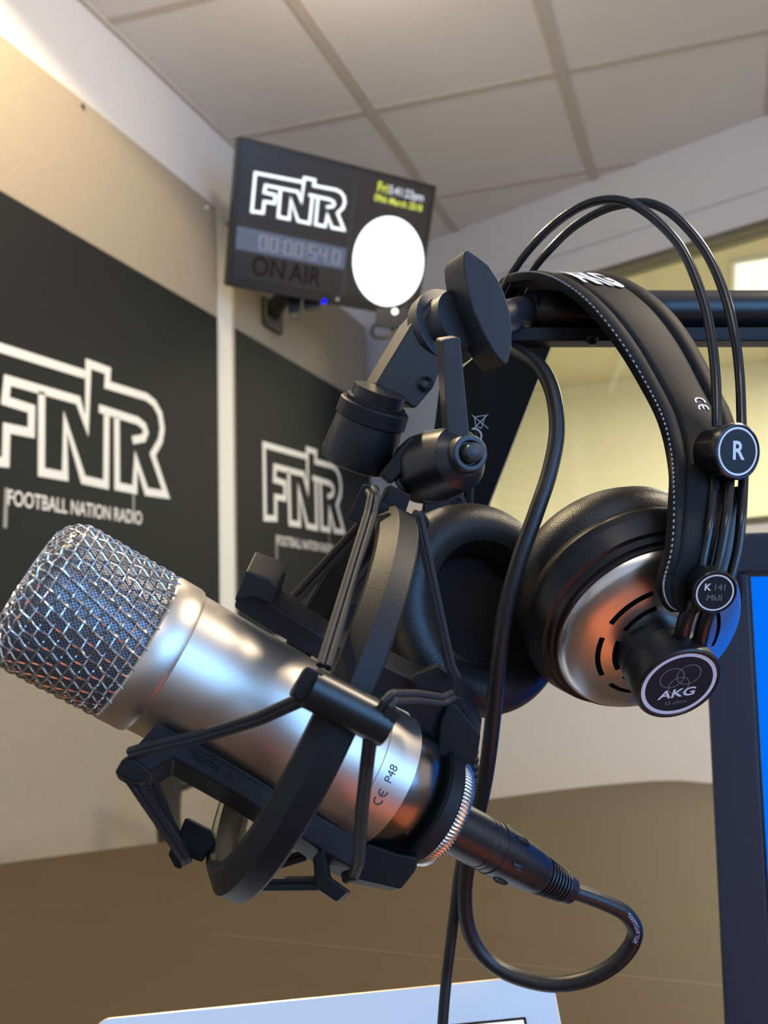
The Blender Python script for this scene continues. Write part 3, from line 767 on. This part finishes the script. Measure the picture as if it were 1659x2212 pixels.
cord('elastic_cord', [(812, 1570, .232), (800, 1590, .232), (793, 1650, .238), (782, 1747, .255), (775, 1860, .276), (764, 1890, .284), (745, 1895, .288)], .00135, .0012)
cord('elastic_cord', [(280, 1676, .266), (300, 1706, .268), (399, 1852, .294), (403, 1862, .297)], .0011, .0018)
cord('elastic_cord', [(322, 1676, .272), (375, 1800, .296)], .0013, .0016)
cord('elastic_cord', [(690, 1908, .291), (600, 1909, .297), (500, 1908, .302)], .0012, .0022)
cord('elastic_cord', [(660, 1845, .312), (545, 1880, .309)], .0012, .0022)
cord('elastic_cord', [(826, 1195, .335), (745, 1300, .347)], .0012, .0020)

# swivel joint, lever, thread cap: the stand adapter of the shock mount
pp('adapter_plate', [(884, 944), (904, 950), (884, 1000), (846, 1046), (820, 1024)], .322, (-6, 4), .016)
pp('adapter_plate', [(842, 1046), (889, 1069), (876, 1108), (866, 1128), (828, 1108), (823, 1087)], .310, (-10, 2), .018)
sw = MB()
j0, j1 = P(893, 1022, .338), P(1010, 984, .312)
ja = (j1 - j0).normalized(); jl = (j1 - j0).length
sw.lathe(j0, ja, [(0, .004), (.0005, .0095), (.003, .0125), (.008, .0137), (.013, .0137), (jl - .004, .0118), (jl - .001, .0085), (jl, .006)], 64)
sw.build('swivel_head', m_satin, sm_)
pp('swivel_yoke', [(905, 948), (925, 940), (952, 937), (960, 955), (930, 1040), (960, 1060), (988, 1058), (1000, 1037), (985, 1068), (955, 1084), (922, 1087), (889, 1068), (853, 1044)], .324, (16, -4), .012, m_satin, .002)
lv = pp('lever', [(954, 737), (958, 733), (990, 728), (995, 733), (1015, 942), (1020, 960), (970, 962), (969, 950)], .312, (-14, -6), .006, m_powder, .0011)
j2 = P(1012, 980, .308); jb = cw((.35, .05, -.93)).normalized()
MB().lathe(j2 - jb * .004, jb, [(0, .0070), (.0045, .0070), (.006, .0064), (.006, .0044), (.0042, .0044)], 48).build('lever_hub', m_powder, sm_, bevel=.0004)
MB().lathe(j2 - jb * .002, jb, [(0, .0037), (.0055, .0037), (.0072, .0031), (.0078, .0015), (.0079, .0002)], 40).build('pivot_bolt', m_powder, sm_)

# ================================================================ BOOM ARM
ba = thing('boom_arm', 'black tubular boom arm with large knob joint carrying the shock mount', 'boom arm', P(1900, 672, .42))
dT = .40
x0, x1 = P(1150, 671, dT), P(2300, 671, dT + .01)
MB().tube([x0, x1], .0092, 40).build('tube', m_tube, ba)
MB().lathe(x0 + (x1 - x0).normalized() * .008, x0 - x1, [(0, .0094), (.006, .0092), (.013, .0075), (.018, .0052), (.026, .0050)], 40).build('tube_end', m_powder, ba)
MB().tube(spline([P(1040, 700, .354), P(1085, 688, .374), P(1120, 676, .392), P(1150, 671, .402)], 6), .0072, 24).build('joint_stem', m_powder, ba)
q0, q1 = P(1095, 729, dT - .004), P(2300, 729, dT + .006)
MB().bar(q0, q1, .0062, .016, cw((0, 0, 1))).build('rail', m_mount, ba, bevel=.0006)
sp_ = P(1280, 733, dT - .0125); MB().lathe(sp_, cw((0, 0, -1)), [(-.002, .0026), (.0003, .0026), (.001, .0018), (.0004, .0010)], 20).build('screw', m_satin, ba)
# post the arm hangs on, to the right of the frame
pz = x1; MB().tube([V((pz.x, pz.y, ZD)), V((pz.x, pz.y, pz.z + .04))], .014, 24).build('post', m_tube, ba)
MB().lathe((pz.x, pz.y, ZD), (0, 0, 1), [(0, .05), (.008, .05), (.012, .02)], 32).build('post_base', m_tube, ba)
# flat sloping link behind the swivel
lk = MB().pprism([(1060, 738), (1194, 738), (1056, 1088), (1040, 1150), (905, 1150), (918, 1040), (936, 935), (948, 838)], [.405, .405, .425, .43, .43, .425, .418, .412], (6, 0), .010)
lk = lk.build('sloping_link', m_satin, ba, bevel=.0008)
MB().pprism([(920, 1046), (1008, 1040), (1002, 1066), (1010, 1100), (918, 1112)], .412, (0, 0), .006).build('link_clamp', m_powder, ba, bevel=.0006)
MB().lathe(P(991, 1084, .411), cw((0, 0, -1)), [(-.002, .0024), (.0006, .0024), (.001, .0016), (.0002, .0008)], 20).build('screw', m_satin, ba)
wm = MB(); dq = .4085
wfn = lambda a, b: P(1016 + a, 895 + b, dq + b * .00004)
wm.strokes([(9, 6), (32, 2), (24, 30), (12, 26)], 1.6, wfn, True); wm.strokes([(4, 2), (38, 30)], 1.6, wfn); wm.strokes([(38, 0), (8, 30)], 1.6, wfn)
lab(wm.build('recycling_mark', m_badge, lk, smooth=False), 'small printed crossed-out bin mark')
wn_ = MB(); wn_.strokes([(8 + 16 * math.cos(q), 47 + 16 * math.sin(q)) for q in [math.radians(-100 + 220 * k / 16) for k in range(17)]], 4, wfn)
wn_.build('recycling_ring', m_badge, lk, smooth=False)
MB().text('15', 16, lambda a, b: wfn(6 + b * -1 * .2 + a * .3, 46 - b * .3 + a)).build('recycling_number', m_badge, lk, smooth=False)

# knob housing, disc, elbow, thread
def bb(name, px, d, off, dd, m=m_powder, bev=.0012):
    return MB().pprism(px, d, off, dd).build(name, m, ba, bevel=bev, seg=3)
bb('knob', [(1005, 541), (1012, 541), (1036, 557), (1056, 572), (1076, 603), (1090, 634), (1102, 672), (1106, 705), (1106, 745), (1098, 784), (1090, 788), (1068, 762), (1046, 722), (1022, 668), (1009, 620), (1002, 580), (1001, 556)], .338, (-44, 24), .014)
j3 = P(940, 722, .360); j4 = P(985, 694, .350); jd = (j4 - j3).normalized()
MB().lathe(j3, jd, [(0, .0138), (.0015, .0158), (.005, .0163), (.008, .0163), (.0084, .0125), (.0095, .0122), (.016, .0120)], 96).build('joint_disc', m_powder, ba)
bb('elbow', [(889, 699), (810, 831), (897, 884), (937, 838), (947, 812), (975, 760), (972, 650), (945, 640)], .346, (-30, 4), .016)
MB().lathe(P(919, 829, .345), cw((.1, .1, -1)), [(-.003, .0030), (.0006, .0030), (.0012, .0024), (.0003, .0012), (.0003, .0002)], 24).build('screw', m_satin, ba)
k0, k1 = P(812, 868, .3440), P(770, 990, .3460)
kd = cw((-.31, -.86, .26)).normalized()
k0 = P(811, 874, .338)
MB().lathe(k0 - kd * .006, kd, [(0, .0105), (.0045, .0105), (.0046, .0118), (.0062, .0118)], 192, rmod=lambda i, q: .00018 * math.cos(48 * q) if i >= 2 else 0).build('thread_collar', m_satin, ba)
MB().lathe(k0, kd, [(0, .0095), (0, .0132), (.0006, .0139), (.0062, .0141), (.0068, .0134)], 96).build('cap_ring', m_mount, ba)
MB().lathe(k0, kd, [(.0064, .0132), (.0100, .0136), (.022, .0146), (.0245, .0140), (.0256, .0118), (.0258, .0002)], 96).build('rubber_cap', m_rubber, ba)

# ================================================================ HEADPHONES
hp_ = thing('headphones', 'black headphones with silver ear plate hanging over the boom arm', 'headphones', P(1400, 1365, .345))
m_hwire = mat('black_wire', (.014, .014, .016), .20)
def ring_lathe(name, o, n, prf_, m, par=hp_, nseg=96, caps=True, **k): return MB().lathe(o, n, prf_, nseg, caps=caps).build(name, m, par, **k)
# right ear cup: front plate with slots, stepped black housing, ear pad behind
nR = cw((.22, -.50, -.84)).normalized()
PR = P(1406, 1365, .345)
cup = ring_lathe('ear_cup', PR, -nR, [(.0005, .0395), (.0030, .0396), (.0032, .0408), (.0058, .0416), (.0062, .0432), (.0128, .0462), (.0142, .0468), (.0168, .0468), (.0178, .0455), (.0220, .0445), (.0240, .0425), (.0242, .030)], m_satin, nseg=128)
# plate, built with real slots
rx, ry = perp(nR)
up_img = cw((0, 1, 0)); ry = (up_img - nR * up_img.dot(nR)).normalized(); rx = ry.cross(nR)
if rx.dot(cw((1, 0, 0))) < 0: rx = -rx
def pl3(r, a, z): return PR + (rx * math.cos(a) + ry * math.sin(a)) * r + nR * z
def plate_z(r): return .0018 + .0082 * (1 - (r / .0388) ** 2)
radii = [.009,  .0140, .0182, .0201, .0244, .0264, .0310, .0362, .0378, .0388]
NA = 240
SOFF = 15
def in_slot(i, k):
    d6 = ((k + .5) * 360 / NA + SOFF) % 60
    return (i == 2 and 8 < d6 < 52) or (i == 4 and 7 < d6 < 53)
pm = MB(); vs = []; fs = []
for i, r in enumerate(radii):
    for k in range(NA): vs.append(pl3(r, 2 * PI * k / NA, plate_z(r) if i < 8 else (plate_z(r) - .0007 if i == 8 else -.0005)))
for i in range(len(radii) - 1):
    for k in range(NA):
        if in_slot(i, k): continue
        l = (k + 1) % NA; fs.append((i * NA + k, i * NA + l, (i + 1) * NA + l, (i + 1) * NA + k))
pm.add(vs, fs)
plo = pm.build('cup_plate', m_alu, hp_, ang=40); lab(plo, 'silver slotted plate')
so = plo.modifiers.new('thickness', 'SOLIDIFY'); so.thickness = .0005; so.offset = -1
es_ = plo.modifiers.new('crisp_edges', 'EDGE_SPLIT'); es_.split_angle = math.radians(40)
MB().lathe(PR, nR, [(plate_z(r_i) - .0011, r_i) for r_i in (.036, .031, .026, .020, .014, .008)], 64, caps=False).build('slot_backing', mat('slot_cloth', (.008, .008, .009), .95, spec=.1), hp_)
# pad of the right cup
def pad(name, o, n, R, rt, depth):
    mb = MB(); rings = []
    pr = []
    for k in range(25):
        a = -PI * .62 + PI * 1.62 * k / 24
        pr.append((depth * .5 + depth * .5 * math.cos(a - PI * .5 + PI * .5) * 1.0 if False else depth * (.5 + .5 * math.sin(a)), R - rt + rt * math.cos(a)))
    mb.lathe(o, n, [(0, R - 2 * rt + .006), (0, R - .004)] + pr[3:], 128, caps=False)
    return mb.build(name, m_leather, hp_)
ring_lathe('ear_pad', PR - nR * .0235, -nR, [(0, .030), (0, .0430), (.003, .0456), (.008, .0466), (.014, .0455), (.019, .0425), (.022, .0375), (.0225, .033), (.020, .028), (.014, .025), (.006, .024)], m_leather, caps=False)
# left ear cup (inner side seen)
nL = cw((.46, .22, -.86)).normalized()
PL = P(1008, 1318, .392)
ring_lathe('ear_cup', PL, nL, [(-.020, .010), (-.020, .036), (-.016, .041), (-.006, .0470), (-.003, .0476), (.0, .0476), (.0008, .046), (.001, .030)], m_satin, nseg=128)
ring_lathe('ear_pad', PL, nL, [(.0, .030), (.0, .0440), (.003, .0468), (.007, .0474), (.0125, .0466), (.0175, .0435), (.0205, .0385), (.0208, .0335), (.0185, .0285), (.0125, .0250), (.004, .0235)], m_leather, nseg=128, caps=False)
MB().lathe(PL, nL, [(.0035, .0245), (.004, .0002)], 64, caps=False).build('driver_cloth', mat('driver_cloth', (.010, .010, .011), .9), hp_)
# pivot knob with badge
KD = P(1468, 1480, .3195)
nK = (KD - (PR + nR * .002)).normalized() * .35 + nR * .65
nK.normalize()
root_ = PR + nR * .003
kl = (KD - root_).dot(nK)
ko = KD - nK * kl
knob = ring_lathe('pivot_knob', ko, nK, [(0, .0120), (.001, .0150), (kl * .5, .0160), (kl * .5 + .0004, .0156), (kl * .5 + .0008, .0162), (kl - .002, .0168), (kl - .0006, .0166), (kl, .0158), (kl, .0150), (kl - .0006, .0147), (kl - .0006, .0002)], m_satin, nseg=96)
def badge_frame(c, n, tiltdeg):
    y = (up_img - n * up_img.dot(n)).normalized(); x = y.cross(n)
    if x.dot(cw((1, 0, 0))) < 0: x = -x
    a = math.radians(tiltdeg); return x * math.cos(a) + y * math.sin(a), -x * math.sin(a) + y * math.cos(a)
def circ_line(mb, cx_, cy_, r, wd, fn, a0=0, a1=360, ry=1.0, rot=0, n=40):
    full = a1 - a0 >= 360
    pts = []
    for k in range(n if full else n + 1):
        a = math.radians(a0 + (a1 - a0) * k / n); x, y = r * math.cos(a), r * ry * math.sin(a)
        c_, s_ = math.cos(math.radians(rot)), math.sin(math.radians(rot)); pts.append((cx_ + x * c_ - y * s_, cy_ + x * s_ + y * c_))
    mb.strokes(pts, wd, fn, closed=full)
bx, by = badge_frame(KD, nK, 8)
kf = lambda a, b: KD - nK * .0004 + (bx * a + by * b) * .001
m_navy = mat('badge_face', (.010, .018, .026), .5, spec=.25)
MB().lathe(KD - nK * .0005, nK, [(0, .0145), (.00004, .0002)], 64, caps=False).build('badge', m_navy, knob)
rg = MB(); circ_line(rg, 0, 0, 13.9, 1.5, kf, n=64); rg.build('badge_ring', m_badge, knob, smooth=False)
lgk = MB()
for (cx_, cy_, r, a0, a1) in ((-3.2, 3.6, 4.6, 0, 360), (3.2, 4.2, 4.6, 0, 360), (0, -.6, 4.0, 0, 360)): circ_line(lgk, cx_, cy_, r, .32, kf, a0, a1)
lgk.build('badge_emblem', m_badged, knob, smooth=False)
kf2 = lambda a, b: KD - nK * .0003 + (bx * a + by * b) * .001
MB().text('AKG', 5.6, lambda a, b: kf2(a * 1.25 + b * .15, b - 4.4), bold=.13).build('badge_text', m_badge, knob, smooth=False)
MB().text('55 ohms', 2.6, lambda a, b: kf2(a + b * .1, b - 8.9)).build('badge_text', m_badged, knob, smooth=False)
# round slider buttons
def button(name, c, n, r, dpth, ringr, ringw):
    o = ring_lathe(name, c - n * dpth, n, [(0, r * .93), (dpth * .35, r * .96), (dpth * .7, r), (dpth - .0006, r), (dpth, r * .94), (dpth, r * .90), (dpth - .0004, r * .88), (dpth - .0004, .0002)], m_gloss, nseg=72)
    x, y = badge_frame(c, n, 0); fn = lambda a, b: c - n * .0002 + (x * a + y * b) * .001
    MB().lathe(c - n * .0003, n, [(0, r * .87), (.00004, .0002)], 64, caps=False).build('badge', m_navy, o)
    g_ = MB(); circ_line(g_, 0, 0, ringr, ringw, fn, n=56); g_.build('badge_ring', m_badge, o, smooth=False); return o, fn
nB = cw((.20, .06, -.97)).normalized(); nB2 = cw((-.10, -.20, -.97)).normalized()
BR = P(1595, 975, .3215)
nBR = (cw((.28, -.02, -.78))).normalized()
b_, fn = button('slider_button', BR, nBR, .0106, .0130, 8.6, .8)
MB().text('R', 9.6, lambda a, b: fn(a * .95, b), bold=.22).build('badge_text', m_badge, b_, smooth=False)
BK = P(1545, 1281, .3045)
nBK = cw((.05, -.28, -.96)).normalized()
b_, fn = button('model_button', BK, nBK, .0081, .0085, 6.5, .6)
MB().text('K', 3.6, lambda a, b: fn(a - 2.9, b + 2.0), bold=.09).build('badge_text', m_badge, b_, smooth=False)
MB().text('141', 3.3, lambda a, b: fn(a + 1.6, b + 1.9)).build('badge_text', m_badged, b_, smooth=False)
MB().text('MkII', 3.3, lambda a, b: fn(a, b - 2.0)).build('badge_text', m_badged, b_, smooth=False)
# wire hoops
W1 = [(1554, 985, .330), (1549, 920, .3335), (1546, 815, .340), (1533, 707, .346), (1511, 624, .351), (1472, 537, .357), (1421, 479, .363), (1370, 443, .368), (1320, 431, .373), (1262, 443, .379), (1204, 479, .385), (1154, 526, .391), (1107, 588, .397), (1070, 665, .405), (1045, 760, .412), (1030, 900, .418), (1015, 1080, .420), (1010, 1180, .420)]
W2 = [(1604, 985, .337), (1602, 916, .3415), (1598, 815, .349), (1587, 725, .354), (1565, 635, .360), (1529, 552, .366), (1486, 494, .372), (1443, 456, .377), (1397, 438, .382), (1349, 441, .387), (1298, 456, .392), (1240, 490, .398), (1190, 537, .403), (1147, 590, .409), (1112, 665, .416), (1085, 760, .423), (1065, 900, .428), (1040, 1080, .430), (1035, 1180, .428)]
for W in (W1, W2): MB().tube(spline([P(*p) for p in W], 10), .00195, 14).build('wire_hoop', m_hwire, hp_)
# slider bars between the two buttons and the posts down to the knob
for q in (((1545, 1010, .331), (1535, 1120, .318), (1520, 1200, .314), (1503, 1290, .313)), ((1578, 1010, .330), (1570, 1110, .317), (1557, 1190, .313), (1538, 1270, .312)), ((1607, 1010, .333), (1602, 1110, .321), (1593, 1190, .317), (1572, 1270, .315))):
    MB().tube(spline([P(*p) for p in q], 6), .0019, 12).build('slider_rod', m_gloss, hp_)
for q in (((1500, 1290, .313), (1480, 1340, .315), (1470, 1390, .319)), ((1534, 1310, .313), (1520, 1350, .315), (1510, 1395, .319))):
    MB().tube(spline([P(*p) for p in q], 5), .0028, 12).build('post', m_gloss, hp_)
MB().pprism([(1505, 1085), (1545, 1060), (1612, 1050), (1600, 1180), (1575, 1270), (1490, 1300)], [.326, .325, .330, .323, .321, .318], (4, -6), .0035).build('slider_plate', m_satin, hp_, bevel=.001)
# leather head strap, a thick band with rolled edges
ST = [((1000, 960, .425), (1085, 950, .438)), ((1025, 830, .425), (1120, 820, .438)), ((1052, 700, .420), (1170, 690, .434)), ((1070, 638, .412), (1225, 620, .428)),
      ((1083, 612, .402), (1285, 597, .418)), ((1115, 599, .391), (1328, 600, .407)), ((1160, 599, .381), (1368, 618, .398)), ((1210, 619, .372), (1412, 647, .389)),
      ((1268, 664, .364), (1458, 692, .380)), ((1332, 742, .357), (1503, 757, .372)), ((1387, 832, .350), (1547, 842, .361)), ((1426, 912, .342), (1578, 905, .352)),
      ((1446, 1000, .331), (1590, 975, .342)), ((1448, 1080, .318), (1568, 1065, .330)), ((1442, 1180, .309), (1540, 1172, .319)), ((1424, 1258, .309), (1520, 1250, .318)),
      ((1434, 1302, .311), (1496, 1304, .317)), ((1456, 1322, .313), (1474, 1322, .315))]
NN = spline([P(*a) for a, b in ST], 8); FF = spline([P(*b) for a, b in ST], 8)
def strap_sec(i, u, hgt):
    a, b = NN[i], FF[i]; t = (NN[min(i + 1, len(NN) - 1)] - NN[max(i - 1, 0)]).normalized()
    x = (b - a).normalized(); n = x.cross(t).normalized()
    if i > 30 and n.dot(CAM - a) < 0: n = -n
    return a.lerp(b, u) + n * hgt
# consistent outward side
nrm = []
for i in range(len(NN)):
    t = (NN[min(i + 1, len(NN) - 1)] - NN[max(i - 1, 0)]).normalized(); x = (FF[i] - NN[i]).normalized()
    n = x.cross(t).normalized()
    if nrm and n.dot(nrm[-1]) < 0: n = -n
    if not nrm and n.dot(cw((0, 1, 0)) * 0 + cw((-1, 0, 0))) < 0: n = -n
    nrm.append(n)
mid = len(NN) // 2
if nrm[8 * 9].dot(CAM - NN[8 * 9]) < 0: nrm = [-n for n in nrm]
prof_s = [(0, -.0016), (-.004, 0), (.0, .0016), (.05, .0024), (.11, .0027), (.17, .0024), (.21, .0014), (.225, .0008), (.24, .0014), (.30, .0019), (.5, .0021), (.70, .0019), (.76, .0014), (.775, .0008), (.79, .0014), (.83, .0024), (.89, .0027), (.95, .0024), (1, .0016), (1.004, 0), (1, -.0016), (.5, -.0020)]
rings = []
for i in range(len(NN)): rings.append([NN[i].lerp(FF[i], u) + nrm[i] * h for u, h in prof_s])
strap = MB().loft(rings).build('head_strap', m_strap, hp_, ang=60)
stm = MB()
acc = 0
i0 = 8 * 4
cnt = 0
for i in range(i0, len(NN) - 3):
    seg_ = (NN[i + 1] - NN[i]).length; k = max(1, round(seg_ / .0021))
    for q in range(k):
        f = q / k; a = NN[i].lerp(NN[i + 1], f); b = FF[i].lerp(FF[i + 1], f); n = nrm[i].lerp(nrm[i + 1], f).normalized()
        t = (NN[i + 1] - NN[i]).normalized(); c = a.lerp(b, .012) + n * .00205; c = c - (b - a).normalized() * .0002
        stm.box(c, t * .00055, n * .00022, (b - a).normalized() * .00028)
stm = stm.build('stitching', mat('grey_thread', (.30, .30, .31), .6), strap, smooth=False)
stm['kind'] = 'stuff'
# print on the strap: big letters over the crest, conformity mark lower down
def strap_pt(s, u, h=.0025):
    i = min(max(int(s), 0), len(NN) - 2); f = s - i
    a = NN[i].lerp(NN[i + 1], f); b = FF[i].lerp(FF[i + 1], f); n = nrm[i].lerp(nrm[i + 1], f).normalized()
    hh = h
    return a.lerp(b, u) + n * (hh + .00025)
MB().text('AKG', 1, lambda a, b: strap_pt(8 * 6.2 + b * -15, .50 + a * .215), sub=2, bold=.045).build('strap_print', m_badge, strap, smooth=False)
ce2 = ce_mark(MB(), lambda a, b: strap_pt(8 * 10.62 + (a - .0022) * 440, .62 - b * 33, .00195), .0046, .0007)
ce2.build('strap_print', m_badge, strap, smooth=False)

# ================================================================ CABLES
mcab = thing('microphone_cable', 'thick black microphone cable looping below the microphone to its plug', 'cable', P(1240, 1920, .36))
X0, X1 = A0 + ax * (tN + .0045) - eU * .0024, P(1236, 1926, .3515)
xa = (X1 - X0).normalized(); xl = (X1 - X0).length
def xt(px, py):
    o, dd = CAM, (P(px, py, 1) - CAM).normalized(); w0 = X0 - o; b = xa.dot(dd)
    return (b * dd.dot(w0) - xa.dot(w0)) / (1 - b * b)
xs = xt(1060, 1828)
MB().lathe(X0, xa, [(-.004, .0099), (xs - .007, .0099), (xs - .0068, .0097), (xs - .0058, .0097), (xs - .0056, .0099), (xs - .0042, .0099), (xs - .0040, .0097), (xs - .0032, .0097), (xs - .003, .0099), (xs - .0004, .0099), (xs, .0094)], 64).build('plug_shell', m_satin, mcab)
xe = xt(1155, 1880)
sl = MB().lathe(X0, xa, [(xs, .0096), (xs + .0004, .0101), (xs + .004, .0100), (xe - .004, .0088), (xe, .0082)], 64).build('plug_sleeve', m_satin, mcab)
gr = MB(); x_, y_ = perp(xa)
toc2 = (CAM - X0); fN = (toc2 - xa * toc2.dot(xa)).normalized(); fU = xa.cross(fN)
for k in range(6):
    th = .15 + 2 * PI * k / 6
    nn = fN * math.cos(th) + fU * math.sin(th); ss = xa.cross(nn)
    a, b = X0 + xa * (xs + .0045) + nn * .0099, X0 + xa * (xs + .0115) + nn * .0093
    gr = MB().tube([a.lerp(b, q / 6) + nn * (.0004 * math.sin(PI * q / 6)) for q in range(7)], [.0006, .0011, .0013, .0013, .0013, .0011, .0006], 10)
    gr.build('grip_ridge', m_rubber, mcab)
xr = xt(1215, 1913); prf_ = [(xe, .0080), (xe + .0022, .0078)]
nrb = 7
for k in range(nrb):
    t0 = xe + .0024 + (xr - xe - .0024) * k / nrb; dl_ = (xr - xe - .0024) / nrb; r0 = .0080 - .0018 * k / nrb
    prf_ += [(t0, r0 - .0012), (t0 + dl_ * .25, r0 - .0012), (t0 + dl_ * .35, r0 - .0002), (t0 + dl_ * .6, r0), (t0 + dl_ * .85, r0 - .0002), (t0 + dl_ * .98, r0 - .0012)]
prf_ += [(xr, .0050), (xr + .0004, .0058), (xr + .0042, .0055), (xr + .0050, .0046), (xr + .005, .003)]
MB().lathe(X0, xa, prf_, 64).build('strain_relief', m_rubber, mcab)
pts = [(1090, 750, .385), (1125, 764, .376), (1165, 792, .366), (1193, 846, .358), (1203, 930, .352), (1187, 1020, .347), (1157, 1110, .343), (1120, 1215, .341), (1091, 1325, .342), (1076, 1430, .345), (1065, 1550, .350), (1050, 1670, .358), (1030, 1770, .366), (1012, 1860, .372), (1004, 1935, .376), (1012, 2005, .378), (1042, 2062, .378), (1100, 2104, .376), (1190, 2126, .372), (1275, 2112, .368), (1340, 2072, .364), (1372, 2018, .361), (1352, 1975, .357), (1300, 1947, .3545), (1236, 1924, .3530)]
cpath = spline([P(*p) for p in pts], 10)
mcbl = MB().tube(cpath, .00325, 20).build('cable', m_cable, mcab)
# lettering printed along the cable near its right bend
lt = MB()
def cab_pt(s, v):
    i = min(max(int(s), 1), len(cpath) - 3); f = s - int(s); p = cpath[i].lerp(cpath[i + 1], f); t = (cpath[i + 1] - cpath[i - 1]).normalized()
    sd = t.cross(CAM - p).normalized(); n = sd.cross(t).normalized()
    if n.dot(CAM - p) < 0: n = -n
    a = v / .00325; return p + (n * math.cos(a) + sd * math.sin(a)) * .00334
MB().text('MADE IN GERMANY', 1, lambda a, b: cab_pt(215 + a * 1.5, .0006 + b * .0026), sub=0).build('cable_print', mat('cable_ink', (.50, .58, .75), .5), mcbl, smooth=False)
# headphone lead with its own strain relief under the left cup
hc = thing('headphone_cable', 'thin black headphone lead hanging straight down from the left ear cup', 'cable', P(960, 2212, .372))
MB().tube(spline([P(*p) for p in ((1008, 1520, .40), (1018, 1600, .395), (1022, 1680, .392), (1016, 1740, .390))], 10), [(.0031 if (k % 2) else .0024) for k in range(31)], 14).build('strain_relief', m_rubber, hc, ang=20)
MB().tube([P(1020, 1716, .389), P(1004, 1728, .386)], .0022, 12).build('metal_ring', m_nickel, hc)
hcp = [P(*p) for p in ((1016, 1735, .390), (1008, 1800, .389), (993, 1880, .387), (983, 1960, .385), (971, 2060, .383), (961, 2150, .381))]
ez = hcp[-1]; hcp += [V((ez.x - .004, ez.y - .012, ez.z - .05)), V((ez.x - .009, ez.y - .055, ez.z - .108)), V((ez.x - .015, ez.y - .135, ZD + .02)), V((ez.x - .035, ez.y - .21, ZD + .0035)), V((ez.x - .10, ez.y - .30, ZD + .003)), V((ez.x - .2, ez.y - .36, ZD + .003))]
MB().tube(spline(hcp, 8), .0024, 14).build('cable', m_cable, hc)
